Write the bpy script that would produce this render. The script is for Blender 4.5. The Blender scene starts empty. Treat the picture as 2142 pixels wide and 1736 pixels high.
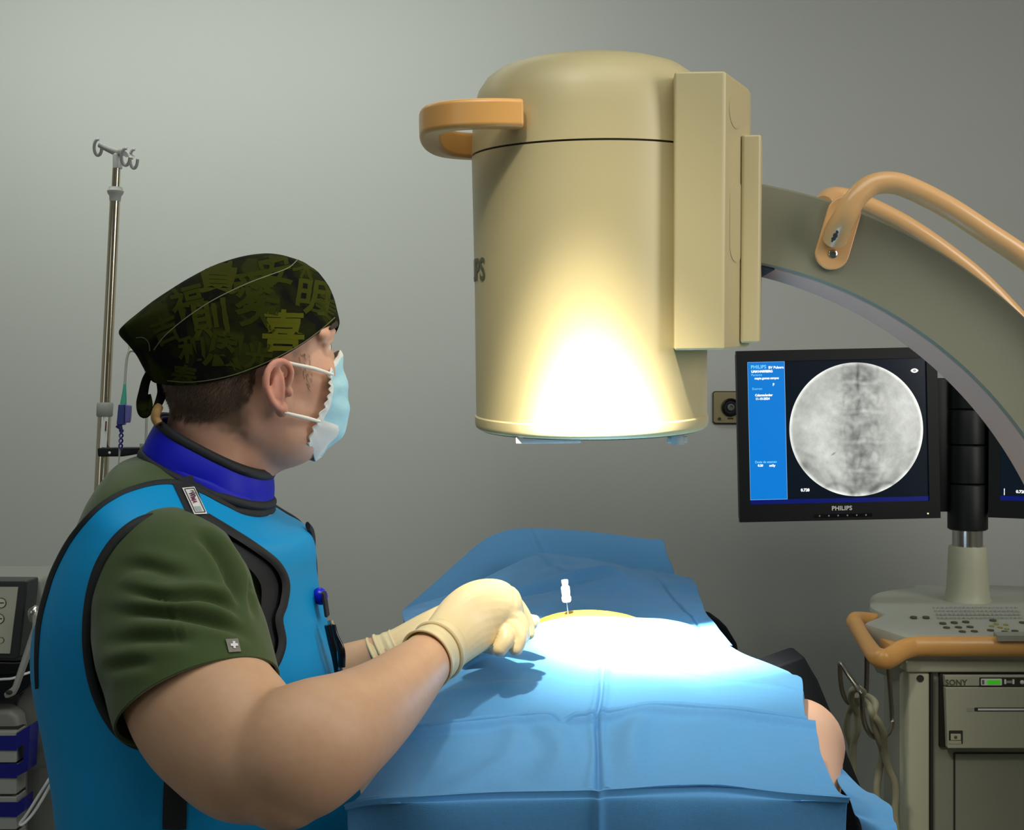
import bpy, bmesh, math, random
from math import sin, cos, pi, radians as R
from mathutils import Vector, Matrix, noise
from mathutils.bvhtree import BVHTree

# ---------------------------------------------------------------- camera, world, light
F = 2400.0
CAMZ = 1.5
def P(px, py, d):
    """a point seen at photograph pixel (px, py), d metres in front of the camera"""
    return Vector(((px-1071.0)/F*d, d, CAMZ-(py-868.0)/F*d))

scene = bpy.context.scene
col = scene.collection
cam_data = bpy.data.cameras.new('camera')
cam_data.sensor_width = 36.0
cam_data.lens = 36.0*F/2142.0
cam_data.clip_start = 0.02
cam = bpy.data.objects.new('camera', cam_data)
cam.location = (0, 0, CAMZ)
cam.rotation_euler = (R(90), 0, 0)
col.objects.link(cam)
scene.camera = cam

scene.view_settings.view_transform = 'Standard'
scene.view_settings.look = 'None'
scene.view_settings.gamma = 1.0
scene.view_settings.use_curve_mapping = False
scene.view_settings.exposure = 0.0

world = bpy.data.worlds.new('world'); scene.world = world
world.use_nodes = True
world.node_tree.nodes['Background'].inputs[0].default_value = (0.75, 0.85, 1.0, 1)
world.node_tree.nodes['Background'].inputs[1].default_value = 0.05

def area_light(name, loc, target, sx, sy, power, color):
    l = bpy.data.lights.new(name, 'AREA'); l.shape = 'RECTANGLE'; l.size = sx; l.size_y = sy
    l.energy = power; l.color = color
    o = bpy.data.objects.new(name, l); o.location = loc
    o.rotation_euler = (Vector(target)-Vector(loc)).to_track_quat('-Z', 'Y').to_euler()
    col.objects.link(o); return o
def spot_light(name, loc, target, power, color, angle, blend, size):
    l = bpy.data.lights.new(name, 'SPOT'); l.energy = power; l.color = color
    l.spot_size = R(angle); l.spot_blend = blend; l.shadow_soft_size = size
    o = bpy.data.objects.new(name, l); o.location = loc
    o.rotation_euler = (Vector(target)-Vector(loc)).to_track_quat('-Z', 'Y').to_euler()
    col.objects.link(o); return o

# surgical lamp above and beside the camera: narrow hot beam inside a wide soft one
LAMP = (-0.17, 0.74, 2.58)
spot_light('exam_lamp_beam', LAMP, (0.163, 1.530, 1.280), 1850, (1.0, 0.93, 0.76), 13.6, 0.85, 0.03)
spot_light('exam_lamp_spill', LAMP, (0.20, 1.52, 1.25), 58, (1.0, 0.93, 0.74), 40, 1.0, 0.05)
spot_light('exam_lamp_halo', LAMP, (0.145, 1.49, 1.33), 360, (1.0, 0.92, 0.70), 21, 1.0, 0.03)
# dim ceiling lights of the room
area_light('ceiling_glow_near', (0.1, 0.75, 2.72), (0.1, 0.9, 0.0), 1.6, 0.9, 12.0, (0.96, 1.0, 0.93))
area_light('ceiling_glow_back', (-0.9, 2.30, 2.76), (-0.9, 2.95, 1.9), 1.8, 0.4, 17.0, (0.95, 1.0, 0.92))
area_light('right_fill', (1.9, 0.6, 2.1), (0.2, 1.7, 1.2), 0.8, 1.2, 20.0, (1.0, 0.96, 0.90))  # added light from the right for box chamfer and cart; no corridor modelled
area_light('left_fill', (-1.9, -0.9, 1.7), (-0.3, 1.2, 1.2), 1.0, 1.4, 4.0, (0.92, 0.97, 1.0))  # added soft fill for his dark back and elbow; no doorway there

# ---------------------------------------------------------------- materials
MATS = {}
def mat(name, color, rough=0.5, metal=0.0, bump=None, vary=None, emit=None, spec=0.5, sheen=0, trans=None, sss=0, coat=0):
    """principled material; bump=(scale, strength), vary=(scale, amount, colour2)"""
    if name in MATS: return MATS[name]
    m = bpy.data.materials.new(name); m.use_nodes = True
    nt = m.node_tree; b = nt.nodes['Principled BSDF']
    b.inputs['Base Color'].default_value = (*color, 1)
    b.inputs['Roughness'].default_value = rough
    b.inputs['Metallic'].default_value = metal
    b.inputs['Specular IOR Level'].default_value = spec
    if sheen: b.inputs['Sheen Weight'].default_value = sheen
    if coat: b.inputs['Coat Weight'].default_value = coat
    if sss:
        b.inputs['Subsurface Weight'].default_value = sss
        b.inputs['Subsurface Radius'].default_value = (0.012, 0.005, 0.003)
        b.inputs['Subsurface Scale'].default_value = 0.6
    if trans: b.inputs['Transmission Weight'].default_value = trans
    if emit:
        b.inputs['Emission Color'].default_value = (*emit[0], 1)
        b.inputs['Emission Strength'].default_value = emit[1]
    tc = nt.nodes.new('ShaderNodeTexCoord')
    if bump:
        n = nt.nodes.new('ShaderNodeTexNoise'); n.inputs['Scale'].default_value = bump[0]; n.inputs['Detail'].default_value = 4
        bp = nt.nodes.new('ShaderNodeBump'); bp.inputs['Strength'].default_value = bump[1]; bp.inputs['Distance'].default_value = 0.002
        nt.links.new(tc.outputs['Object'], n.inputs['Vector']); nt.links.new(n.outputs['Fac'], bp.inputs['Height'])
        nt.links.new(bp.outputs['Normal'], b.inputs['Normal'])
    if vary:
        n = nt.nodes.new('ShaderNodeTexNoise'); n.inputs['Scale'].default_value = vary[0]; n.inputs['Detail'].default_value = 3
        r = nt.nodes.new('ShaderNodeMapRange'); r.inputs['From Min'].default_value = 0.35; r.inputs['From Max'].default_value = 0.65
        r.inputs['To Min'].default_value = 0; r.inputs['To Max'].default_value = vary[1]
        mx = nt.nodes.new('ShaderNodeMix'); mx.data_type = 'RGBA'
        mx.inputs['A'].default_value = (*color, 1); mx.inputs['B'].default_value = (*vary[2], 1)
        nt.links.new(tc.outputs['Object'], n.inputs['Vector']); nt.links.new(n.outputs['Fac'], r.inputs['Value'])
        nt.links.new(r.outputs['Result'], mx.inputs['Factor']); nt.links.new(mx.outputs['Result'], b.inputs['Base Color'])
    MATS[name] = m
    return m
def attr_mat(name, rough=0.5, attr='Col', emit=0.0, bump=None, sss=0, spec=0.5):
    if name in MATS: return MATS[name]
    m = mat(name, (0.8, 0.8, 0.8), rough, bump=bump, sss=sss, spec=spec)
    nt = m.node_tree; b = nt.nodes['Principled BSDF']
    a = nt.nodes.new('ShaderNodeAttribute'); a.attribute_name = attr
    if emit:
        b.inputs['Base Color'].default_value = (0.01, 0.01, 0.01, 1)
        nt.links.new(a.outputs['Color'], b.inputs['Emission Color']); b.inputs['Emission Strength'].default_value = emit
    else:
        nt.links.new(a.outputs['Color'], b.inputs['Base Color'])
    return m

M_wall = mat('wall_paint', (0.50, 0.51, 0.48), 0.75, bump=(90, 0.05), vary=(1.2, 0.5, (0.48, 0.49, 0.47)))
M_floor = mat('floor_vinyl', (0.20, 0.22, 0.21), 0.4, bump=(40, 0.05), vary=(60, 0.4, (0.17, 0.19, 0.18)))
M_ceil = mat('ceiling_paint', (0.65, 0.66, 0.63), 0.8)
M_cream = mat('cream_plastic', (0.52, 0.435, 0.235), 0.42, bump=(350, 0.04), vary=(6, 0.3, (0.50, 0.42, 0.225)))
M_cream2 = mat('pale_cream_plastic', (0.60, 0.57, 0.43), 0.38, bump=(350, 0.03))
M_gap = mat('dark_gap', (0.03, 0.025, 0.02), 0.7)
M_orange = mat('orange_enamel', (0.74, 0.38, 0.11), 0.38, bump=(200, 0.03), vary=(14, 0.35, (0.68, 0.34, 0.095)), coat=0.15)
M_orange2 = mat('pale_orange_enamel', (0.70, 0.40, 0.17), 0.33, vary=(10, 0.35, (0.66, 0.36, 0.14)), coat=0.3)
M_arc = mat('arc_grey_paint', (0.22, 0.215, 0.15), 0.42, bump=(260, 0.03))
M_track = mat('arc_track_metal', (0.68, 0.42, 0.31), 0.5)
M_print = mat('pale_print', (0.55, 0.53, 0.45), 0.6)
M_printdark = mat('dark_print', (0.10, 0.11, 0.06), 0.6)
M_black = mat('black_plastic', (0.007, 0.008, 0.009), 0.45, bump=(300, 0.05), spec=0.25)
M_blackgloss = mat('black_gloss', (0.005, 0.006, 0.009), 0.12)
M_steel = mat('brushed_steel', (0.55, 0.54, 0.50), 0.22, metal=1.0)
M_polesteel = mat('pole_steel', (0.62, 0.55, 0.42), 0.16, metal=1.0)
M_greyplastic = mat('grey_plastic', (0.36, 0.36, 0.33), 0.5, bump=(250, 0.04))
M_greydark = mat('grey_dark_plastic', (0.14, 0.14, 0.13), 0.5)
M_cart = mat('cart_grey_green', (0.50, 0.50, 0.37), 0.45, bump=(260, 0.04))
M_cartpanel = mat('cart_panel', (0.30, 0.305, 0.25), 0.5, bump=(260, 0.04))
M_carttop = mat('cart_top', (0.42, 0.43, 0.37), 0.5, bump=(400, 0.04))
M_cable = mat('cable_rubber', (0.30, 0.29, 0.20), 0.5)
M_screenblack = mat('screen_dark', (0.004, 0.006, 0.012), 0.2, emit=((0.0, 0.006, 0.014), 0.5))
M_screenblue = mat('screen_blue', (0.0, 0.02, 0.06), 0.3, emit=((0.0, 0.20, 0.68), 0.95))
M_screennavy = mat('screen_navy', (0.0, 0.0, 0.02), 0.3, emit=((0.0, 0.005, 0.12), 1.0))
M_screenwhite = mat('screen_white', (0.1, 0.1, 0.1), 0.3, emit=((1, 1, 1), 1.2))
M_screencyan = mat('screen_pale_cyan', (0.1, 0.1, 0.1), 0.3, emit=((0.18, 0.70, 1.0), 1.0))
M_green = mat('green_display', (0.0, 0.03, 0.0), 0.3, emit=((0.03, 0.30, 0.01), 1.0))
M_white = mat('white_print', (0.8, 0.8, 0.78), 0.5)

# ---------------------------------------------------------------- mesh helpers
def tag(o, label=None, cat=None, group=None, kind=None):
    if label: o['label'] = label
    if cat: o['category'] = cat
    if group: o['group'] = group
    if kind: o['kind'] = kind
    return o
def thing(name, loc, label, cat, group=None):
    o = bpy.data.objects.new(name, None); o.empty_display_size = 0.05
    o.location = loc; col.objects.link(o)
    return tag(o, label, cat, group)
def root_of(o):
    while o.parent is not None: o = o.parent
    return o
def link(name, me, m, parent=None, smooth=True, label=None):
    o = bpy.data.objects.new(name, me)
    if m is not None:
        for x in (m if isinstance(m, (list, tuple)) else [m]): me.materials.append(x)
    if parent is not None:
        o.parent = parent
        if parent.parent is None: o.matrix_parent_inverse = Matrix.Translation(-Vector(parent.location))
    col.objects.link(o)
    if smooth:
        me.polygons.foreach_set('use_smooth', [True]*len(me.polygons))
        try: me.set_sharp_from_angle(angle=R(40))
        except Exception: pass
    if label: o['label'] = label
    return o
def mk(name, V, Fc, m, parent=None, smooth=True, label=None, mi=None):
    me = bpy.data.meshes.new(name)
    me.from_pydata([tuple(v) for v in V], [], Fc); 
    bm = bmesh.new(); bm.from_mesh(me); bmesh.ops.recalc_face_normals(bm, faces=bm.faces) if mi is None else None
    bm.to_mesh(me); bm.free(); me.update()
    o = link(name, me, m, parent, smooth, label)
    if mi is not None: me.polygons.foreach_set('material_index', mi)
    return o
def catmull(pts, n):
    """n samples per span through control tuples of any length"""
    pts = [tuple(p) for p in pts]; k = len(pts[0]); out = []
    for i in range(len(pts)-1):
        p0 = pts[max(i-1, 0)]; p1 = pts[i]; p2 = pts[i+1]; p3 = pts[min(i+2, len(pts)-1)]
        for j in range(n):
            t = j/n
            out.append(tuple(0.5*((2*p1[c])+(-p0[c]+p2[c])*t+(2*p0[c]-5*p1[c]+4*p2[c]-p3[c])*t*t+(-p0[c]+3*p1[c]-3*p2[c]+p3[c])*t**3) for c in range(k)))
    out.append(pts[-1]); return out
class MB:
    """collects geometry for ONE mesh"""
    def __init__(s): s.V = []; s.F = []
    def add(s, V, Fc):
        b = len(s.V); s.V += [Vector(v) for v in V]; s.F += [tuple(i+b for i in f) for f in Fc]; return s
    def rings(s, rings, cap=True, closed=False):
        n = len(rings[0]); V = [p for r in rings for p in r]; Fc = []
        m = len(rings)
        for i in range(m if closed else m-1):
            for j in range(n):
                a = i*n+j; b = i*n+(j+1) % n; c = ((i+1) % m)*n+(j+1) % n; d = ((i+1) % m)*n+j
                Fc.append((a, b, c, d))
        if cap and not closed: Fc.append(tuple(range(n))[::-1]); Fc.append(tuple(range((m-1)*n, m*n)))
        return s.add(V, Fc)
    def box(s, c, h, M=None, bev=0.0, seg=2):
        bm = bmesh.new(); bmesh.ops.create_cube(bm, size=1.0)
        for v in bm.verts: v.co = Vector((v.co.x*2*h[0], v.co.y*2*h[1], v.co.z*2*h[2]))
        if bev: bmesh.ops.bevel(bm, geom=bm.edges[:], offset=bev, segments=seg, profile=0.5, affect='EDGES')
        bm.verts.index_update()
        T = Matrix.Translation(Vector(c)) @ (M.to_4x4() if M is not None else Matrix.Identity(4))
        s.add([T @ v.co for v in bm.verts], [tuple(v.index for v in f.verts) for f in bm.faces]); bm.free(); return s
    def tube(s, pts, r, n=12, sub=6, cap=True, flat=None, up=None, closed=False):
        """pts: Vectors; r: number or list (or (ra, rb) list); up: direction the rb radius follows"""
        if not isinstance(r, (list, tuple)): r = [r]*len(pts)
        rr = [(x, x) if not isinstance(x, (list, tuple)) else x for x in r]
        ctl = [(*p, a, b) for p, (a, b) in zip(pts, rr)]
        if closed: ctl = [ctl[-1]]+ctl+[ctl[0], ctl[1]]
        sm = catmull(ctl, sub) if len(ctl) > 2 or sub > 1 else ctl
        if closed: sm = sm[sub:-sub-1]
        C = [Vector(q[:3]) for q in sm]; m = len(C); rings = []; nrm = None
        for i in range(m):
            if closed: t = C[(i+1) % m]-C[i-1]
            else: t = C[min(i+1, m-1)]-C[max(i-1, 0)]
            t.normalize()
            if up is not None:
                nn = Vector(up)-t*Vector(up).dot(t)
                if nn.length < 1e-4: nn = nrm if nrm is not None else t.orthogonal()
            else:
                nn = t.orthogonal() if nrm is None else nrm-t*nrm.dot(t)
            nn.normalize(); nrm = nn; b = t.cross(nn)
            ra, rb = max(sm[i][3], 1e-4), max(sm[i][4], 1e-4)
            rings.append([C[i]+b*(ra*cos(2*pi*k/n))+nn*(rb*sin(2*pi*k/n)) for k in range(n)])
        return s.rings(rings, cap and not closed, closed)
    def limb(s, ctl, n=20, sub=6, up=(0, 1, 0)):
        """closed rounded limb: ctl (point, ra, rb) with domed ends"""
        pts = [c[0] for c in ctl]; rs = [(c[1], c[2] if len(c) > 2 else c[1]) for c in ctl]
        t0 = (pts[0]-pts[1]).normalized(); t1 = (pts[-1]-pts[-2]).normalized()
        sm = catmull([(*p, *q) for p, q in zip(pts, rs)], sub)
        a0 = rs[0]; a1 = rs[-1]; pre = []; post = []
        for k in range(5):
            th = (k+0.15)/5*pi/2; f = sin(th); g = cos(th)
            pre.append((*(pts[0]+t0*min(a0)*g), a0[0]*f, a0[1]*f))
            post.append((*(pts[-1]+t1*min(a1)*g), a1[0]*f, a1[1]*f))
        sm = pre+sm+post[::-1]
        C = [Vector(q[:3]) for q in sm]; m = len(C); rings = []; nrm = None
        for i in range(m):
            t = (C[min(i+1, m-1)]-C[max(i-1, 0)]).normalized()
            nn = Vector(up)-t*Vector(up).dot(t)
            if nn.length < 0.15 and nrm is not None: nn = nrm-t*nrm.dot(t)
            if nn.length < 1e-3: nn = t.orthogonal()
            nn.normalize(); nrm = nn; b = t.cross(nn)
            rings.append([C[i]+b*(sm[i][3]*cos(2*pi*k/n))+nn*(sm[i][4]*sin(2*pi*k/n)) for k in range(n)])
        return s.rings(rings)
    def ball(s, c, r, M=None, nu=20, nv=12):
        if not isinstance(r, (list, tuple)): r = (r, r, r)
        rings = []
        for i in range(1, nv):
            th = pi*i/nv
            ring = [Vector((r[0]*sin(th)*cos(2*pi*k/nu), r[1]*sin(th)*sin(2*pi*k/nu), -r[2]*cos(th))) for k in range(nu)]
            if M is not None: ring = [M @ v for v in ring]
            rings.append([Vector(c)+v for v in ring])
        return s.rings(rings)
    def lathe(s, prof, M, n=48, cap=True):
        """prof: (r, z) in the frame M"""
        return s.rings([[M @ Vector((max(r, 1e-4)*cos(2*pi*k/n), max(r, 1e-4)*sin(2*pi*k/n), z)) for k in range(n)] for r, z in prof], cap)
    def prism(s, poly, M, z0, z1):
        """polygon (x, y) extruded z0..z1 in frame M"""
        n = len(poly)
        V = [M @ Vector((x, y, z0)) for x, y in poly]+[M @ Vector((x, y, z1)) for x, y in poly]
        Fc = [tuple(range(n))[::-1], tuple(range(n, 2*n))]+[(i, (i+1) % n, n+(i+1) % n, n+i) for i in range(n)]
        return s.add(V, Fc)
    def build(s, name, m, parent=None, smooth=True, label=None, bevel=0, seg=2):
        o = mk(name, s.V, s.F, m, parent, smooth, label)
        if bevel:
            b = o.modifiers.new('bevel', 'BEVEL'); b.width = bevel; b.segments = seg; b.limit_method = 'ANGLE'; b.angle_limit = R(35)
            o.modifiers.new('wn', 'WEIGHTED_NORMAL')
        return o
FRONT = Matrix(((1, 0, 0, 0), (0, 0, 1, 0), (0, -1, 0, 0), (0, 0, 0, 1)))   # local x right, y down, z away from the viewer
def slab(name, px, d, depth, m, parent=None, bevel=0.0, label=None, seg=2, mb=None):
    """front face polygon standing d metres away, running depth metres back"""
    V = [P(x, y, d) for x, y in px]; n = len(V); W = [v+Vector((0, depth, 0)) for v in V]
    b = mb or MB()
    b.add(V+W, [tuple(range(n)), tuple(range(n, 2*n))[::-1]]+[(i, n+i, n+(i+1) % n, (i+1) % n) for i in range(n)])
    return b if mb else b.build(name, m, parent, bevel > 0, label, bevel, seg)
def rect(x0, y0, x1, y1): return [(x0, y0), (x1, y0), (x1, y1), (x0, y1)]
def rrect(x0, y0, x1, y1, r, n=5):
    out = []
    for cx, cy, a in ((x1-r, y0+r, -90), (x1-r, y1-r, 0), (x0+r, y1-r, 90), (x0+r, y0+r, 180)):
        for k in range(n+1):
            t = R(a+90*k/n); out.append((cx+r*cos(t), cy+r*sin(t)))
    return out
_fonts = {}
def text_mesh(body, size, bold=0.0, sub=0.0, align='LEFT', shear=0.0, space=1.0):
    """flat text outline as (verts, faces) in its own x-y plane"""
    cu = bpy.data.curves.new('text', 'FONT'); cu.body = body; cu.size = size; cu.offset = bold
    cu.align_x = align; cu.shear = shear; cu.space_character = space; cu.resolution_u = 3
    o = bpy.data.objects.new('text', cu); col.objects.link(o)
    bpy.context.view_layer.update()
    me = bpy.data.meshes.new_from_object(o.evaluated_get(bpy.context.evaluated_depsgraph_get()))
    bpy.data.objects.remove(o); bpy.data.curves.remove(cu)
    bm = bmesh.new(); bm.from_mesh(me); bpy.data.meshes.remove(me)
    bmesh.ops.triangulate(bm, faces=bm.faces[:])
    if sub:
        for _ in range(6):
            e = [x for x in bm.edges if x.calc_length() > sub]
            if not e: break
            bmesh.ops.subdivide_edges(bm, edges=e, cuts=1); bmesh.ops.triangulate(bm, faces=bm.faces[:])
    bm.verts.index_update()
    V = [v.co.copy() for v in bm.verts]; Fc = [tuple(v.index for v in f.verts) for f in bm.faces]; bm.free()
    return V, Fc
def text_on(name, body, size, M, m, parent, bold=0.0, align='LEFT', space=1.0, label=None, thick=0.0004):
    """text lying in the x-y plane of frame M (x right, y up, z out of the surface)"""
    V, Fc = text_mesh(body, size, bold, 0, align, 0, space)
    return mk(name, [M @ Vector((v.x, v.y, thick)) for v in V], Fc, m, parent, False, label)
def front_frame(p, roll=0.0, yaw=0.0):
    """frame at p with x right, y up, z towards the viewer; roll turns it in the picture plane"""
    return Matrix.Translation(p) @ Matrix.Rotation(yaw, 4, 'Z') @ Matrix.Rotation(-roll, 4, 'Y') @ Matrix(((1, 0, 0, 0), (0, 0, -1, 0), (0, 1, 0, 0), (0, 0, 0, 1)))
def remesh(V, Fc, voxel, smooth=4, factor=0.5):
    me = bpy.data.meshes.new('tmp'); me.from_pydata([tuple(v) for v in V], [], Fc)
    bm = bmesh.new(); bm.from_mesh(me); bmesh.ops.recalc_face_normals(bm, faces=bm.faces); bm.to_mesh(me); bm.free()
    o = bpy.data.objects.new('tmp', me); col.objects.link(o)
    r = o.modifiers.new('r', 'REMESH'); r.mode = 'VOXEL'; r.voxel_size = voxel; r.use_smooth_shade = True
    if smooth:
        s = o.modifiers.new('s', 'SMOOTH'); s.iterations = smooth; s.factor = factor
    bpy.context.view_layer.update()
    out = bpy.data.meshes.new_from_object(o.evaluated_get(bpy.context.evaluated_depsgraph_get()))
    bpy.data.objects.remove(o); bpy.data.meshes.remove(me)
    return out
def in_poly(x, y, poly):
    c = False; j = len(poly)-1
    for i in range(len(poly)):
        xi, yi = poly[i]; xj, yj = poly[j]
        if (yi > y) != (yj > y) and x < (xj-xi)*(y-yi)/(yj-yi)+xi: c = not c
        j = i
    return c
def cast(bvh, px, py, fallback=1.2):
    """where the sight line of a photograph pixel meets a surface"""
    o = Vector((0, 0, CAMZ)); d = (P(px, py, 1.0)-o).normalized()
    h = bvh.ray_cast(o, d)
    if h[0] is not None: return h[0], h[1]
    h = bvh.find_nearest(P(px, py, fallback)); return h[0], h[1]
def strip_on(mb, bvh, path, w, off, across=4, sub=5, thick=0.0015, fallback=1.2, mirror=None):
    """a ribbon w px wide laid along a pixel path onto a surface"""
    sm = catmull(path, sub); rows = []
    for i, p in enumerate(sm):
        a = sm[max(i-1, 0)]; b = sm[min(i+1, len(sm)-1)]
        tx, ty = b[0]-a[0], b[1]-a[1]; l = math.hypot(tx, ty) or 1; nx, ny = -ty/l, tx/l
        ww = p[2] if len(p) > 2 else w
        row = []
        for k in range(across+1):
            f = (k/across-0.5)*ww
            q, nn = cast(bvh, p[0]+nx*f, p[1]+ny*f, fallback)
            if nn.dot(q-Vector((0, 0, CAMZ))) > 0: nn = -nn
            o = off+thick*(1-(2*k/across-1)**2)
            row.append(q+nn*o)
        rows.append(row)
    n = across+1
    top = [v for r in rows for v in r]; bot = []
    if mirror is not None: top = [Vector((v.x, 2*mirror-v.y, v.z)) for v in top]
    Fc = [(i*n+j, i*n+j+1, (i+1)*n+j+1, (i+1)*n+j) for i in range(len(rows)-1) for j in range(n-1)]
    mb.add(top, Fc); return mb
def patch_on(bvh, quad, nu, nv, off, fallback=1.2):
    """a bilinear pixel quad laid onto a surface: (verts, faces)"""
    (x0, y0), (x1, y1), (x2, y2), (x3, y3) = quad; V = []
    for j in range(nv+1):
        v = j/nv
        for i in range(nu+1):
            u = i/nu
            x = (1-v)*((1-u)*x0+u*x1)+v*((1-u)*x3+u*x2); y = (1-v)*((1-u)*y0+u*y1)+v*((1-u)*y3+u*y2)
            q, nn = cast(bvh, x, y, fallback)
            if nn.dot(q-Vector((0, 0, CAMZ))) > 0: nn = -nn
            V.append(q+nn*off)
    return V, [(j*(nu+1)+i, j*(nu+1)+i+1, (j+1)*(nu+1)+i+1, (j+1)*(nu+1)+i) for j in range(nv) for i in range(nu)]
def nosharp(o):
    a = o.data.attributes.get('sharp_edge')
    if a: o.data.attributes.remove(a)
    return o
def bvh_of(o):
    me = o.data
    return BVHTree.FromPolygons([v.co.copy() for v in me.vertices], [tuple(p.vertices) for p in me.polygons])
def lerp(a, b, t): return a+(b-a)*t
def smoothstep(a, b, x):
    t = min(max((x-a)/(b-a), 0), 1); return t*t*(3-2*t)
def colour(o, fn, name='Col'):
    """per-vertex colour attribute from fn(co)"""
    me = o.data; at = me.color_attributes.new(name, 'FLOAT_COLOR', 'POINT'); buf = []
    for v in me.vertices: buf += [*fn(v.co), 1.0]
    at.data.foreach_set('color', buf)
# ================================================================ the room
def structure(name, lo, hi, m):
    b = MB(); c = [(a+b2)/2 for a, b2 in zip(lo, hi)]; h = [(b2-a)/2 for a, b2 in zip(lo, hi)]
    o = b.box(c, h).build(name, m, None, False); o['kind'] = 'structure'; return o
WY = 3.10
structure('floor', (-2.7, -2.1, -0.1), (2.9, WY+0.1, 0.0), M_floor)
structure('ceiling', (-2.7, -2.1, 2.8), (2.9, WY+0.1, 2.9), M_ceil)
structure('wall_back', (-2.7, WY, 0.0), (2.9, WY+0.1, 2.8), M_wall)
structure('wall_left', (-2.7, -2.1, 0.0), (-2.6, WY, 2.8), M_wall)
structure('wall_right', (2.8, -2.1, 0.0), (2.9, WY, 2.8), M_wall)
structure('wall_front', (-2.6, -2.1, 0.0), (2.8, -2.0, 2.8), M_wall)
structure('baseboard_back', (-2.6, WY-0.015, 0.0), (2.8, WY, 0.1), M_ceil)

# wall socket half hidden behind the monitor
sp = P(1531, 852, WY)
M_brass = mat('socket_plate', (0.27, 0.22, 0.11), 0.45, metal=0.2)
s = thing('wall_socket', sp, 'brass coloured square wall socket with a black round outlet, behind the monitor edge', 'socket')
slab('plate', rrect(1493, 820, 1571, 885, 5), WY-0.012, 0.012, M_brass, s, 0.002)
slab('plate_rim', rrect(1491, 818, 1573, 887, 6), WY-0.006, 0.0055, M_gap, s)
cM = Matrix.Translation(P(1528, 852, WY-0.012)) @ FRONT
MB().lathe([(0.0245, 0.0), (0.0245, -0.006), (0.021, -0.009), (0.018, -0.003), (0.0, -0.003)], cM, 32).build('outlet', M_black, s)
MB().lathe([(0.009, -0.0029), (0.009, -0.008), (0.006, -0.009), (0.005, -0.004), (0.0, -0.004)], cM, 20).build('centre_pin', M_greydark, s)
MB().lathe([(0.004, 0), (0.004, -0.003), (0, -0.003)], Matrix.Translation(P(1505, 876, WY-0.012)) @ FRONT, 12).build('indicator', M_gap, s)
slab('mark', rect(1522, 874, 1534, 877), WY-0.0125, 0.001, M_gap, s)

# ================================================================ the C-arm x-ray machine
CY = 1.65
carm = thing('x_ray_machine', (0.9, CY, 0.0), 'cream C-arm x-ray machine with orange handles and a drum detector hanging over the draped patient', 'medical machine')
det = bpy.data.objects.new('detector_anchor', None)
TILT = R(5.4)
DM = Matrix.Translation(P(1234.5, 600, CY)) @ Matrix.Rotation(R(-0.7), 4, 'Y') @ Matrix.Rotation(TILT, 4, 'X')
DR = 0.1665
prof = [(0.0, -0.200), (0.150, -0.200), (0.163, -0.202), (DR+0.0005, -0.199), (DR+0.0018, -0.194), (DR+0.0018, -0.184), (DR, -0.182), (DR-0.0005, 0.0), (DR+0.001, 0.1835)]
housing = MB().lathe(prof, DM, 128).build('detector_housing', M_cream, carm)
MB().lathe([(DR-0.006, 0.180), (DR-0.0025, 0.1836), (DR-0.0025, 0.1862), (DR-0.006, 0.19)], DM, 128).build('seam', M_gap, housing)
cap_prof = [(DR+0.001, 0.1862), (DR+0.0005, 0.200), (DR-0.0015, 0.232), (DR-0.004, 0.256), (DR-0.010, 0.274), (DR-0.021, 0.290), (DR-0.036, 0.301), (DR-0.060, 0.309), (DR-0.1, 0.314), (0.0, 0.316)]
MB().lathe(cap_prof, DM, 128).build('detector_cap', M_cream, carm)
MB().lathe([(0.150, -0.2), (0.158, -0.2005), (0.160, -0.2035), (0.0, -0.2035)], DM, 96).build('detector_face', M_greydark, housing)
# things under the drum rim
mb = MB().box(DM @ Vector((-0.066, -0.112, -0.2065)), (0.044, 0.012, 0.0045), DM.to_3x3(), 0.001)
mb.build('spacer_block', mat('clear_plastic', (0.7, 0.66, 0.62), 0.2, spec=0.6), housing)
mb = MB().lathe([(0.009, -0.2), (0.009, -0.219), (0.0, -0.219)], DM @ Matrix.Translation((0.1135, -0.085, 0.0)), 20)
mb.box(DM @ Vector((0.1135, -0.085, -0.2125)), (0.014, 0.003, 0.0045), DM.to_3x3(), 0.001)
mb.build('laser_knob', M_greyplastic, housing)
# maker's name wrapped round the drum, most of it turned away
V, Fc = text_mesh('PHILIPS', 0.043, 0.0011, 0.004, 'RIGHT', 0, 1.0)
a_end = math.asin((1008-1234.5)/F*(CY-0.07)/DR)
mk('maker_name', [DM @ Vector(((DR+0.0006)*sin(a_end+v.x/DR), -(DR+0.0006)*cos(a_end+v.x/DR), v.y+0.0105)) for v in V], Fc, M_printdark, housing, False)
# orange grab handle: flat loop on the drum's left
hp = [(-0.098, -0.142), (-0.130, -0.150), (-0.162, -0.148), (-0.192, -0.136), (-0.214, -0.108), (-0.222, -0.065), (-0.218, -0.015), (-0.200, 0.025), (-0.172, 0.048), (-0.135, 0.060)]
sm = catmull(hp, 6); rings = []
HZ0, HZ1 = 0.212, 0.252
for i, (x, y) in enumerate(sm):
    a = Vector(sm[max(i-1, 0)]); b = Vector(sm[min(i+1, len(sm)-1)]); t = (b-a).normalized(); nn = Vector((-t.y, t.x))
    w = 0.0145; ring = []
    zz = -0.008-0.014*smoothstep(-0.12, 0.03, y)
    for (u, v) in [(x2, y2) for x2, y2 in rrect(-w, -0.0185, w, 0.0185, 0.0065, 4)]:
        ring.append(DM @ Vector((x+nn.x*u, y+nn.y*u, 0.229+v+zz)))
    rings.append(ring)
MB().rings(rings).build('grab_handle', M_orange, carm, bevel=0.003)
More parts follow.
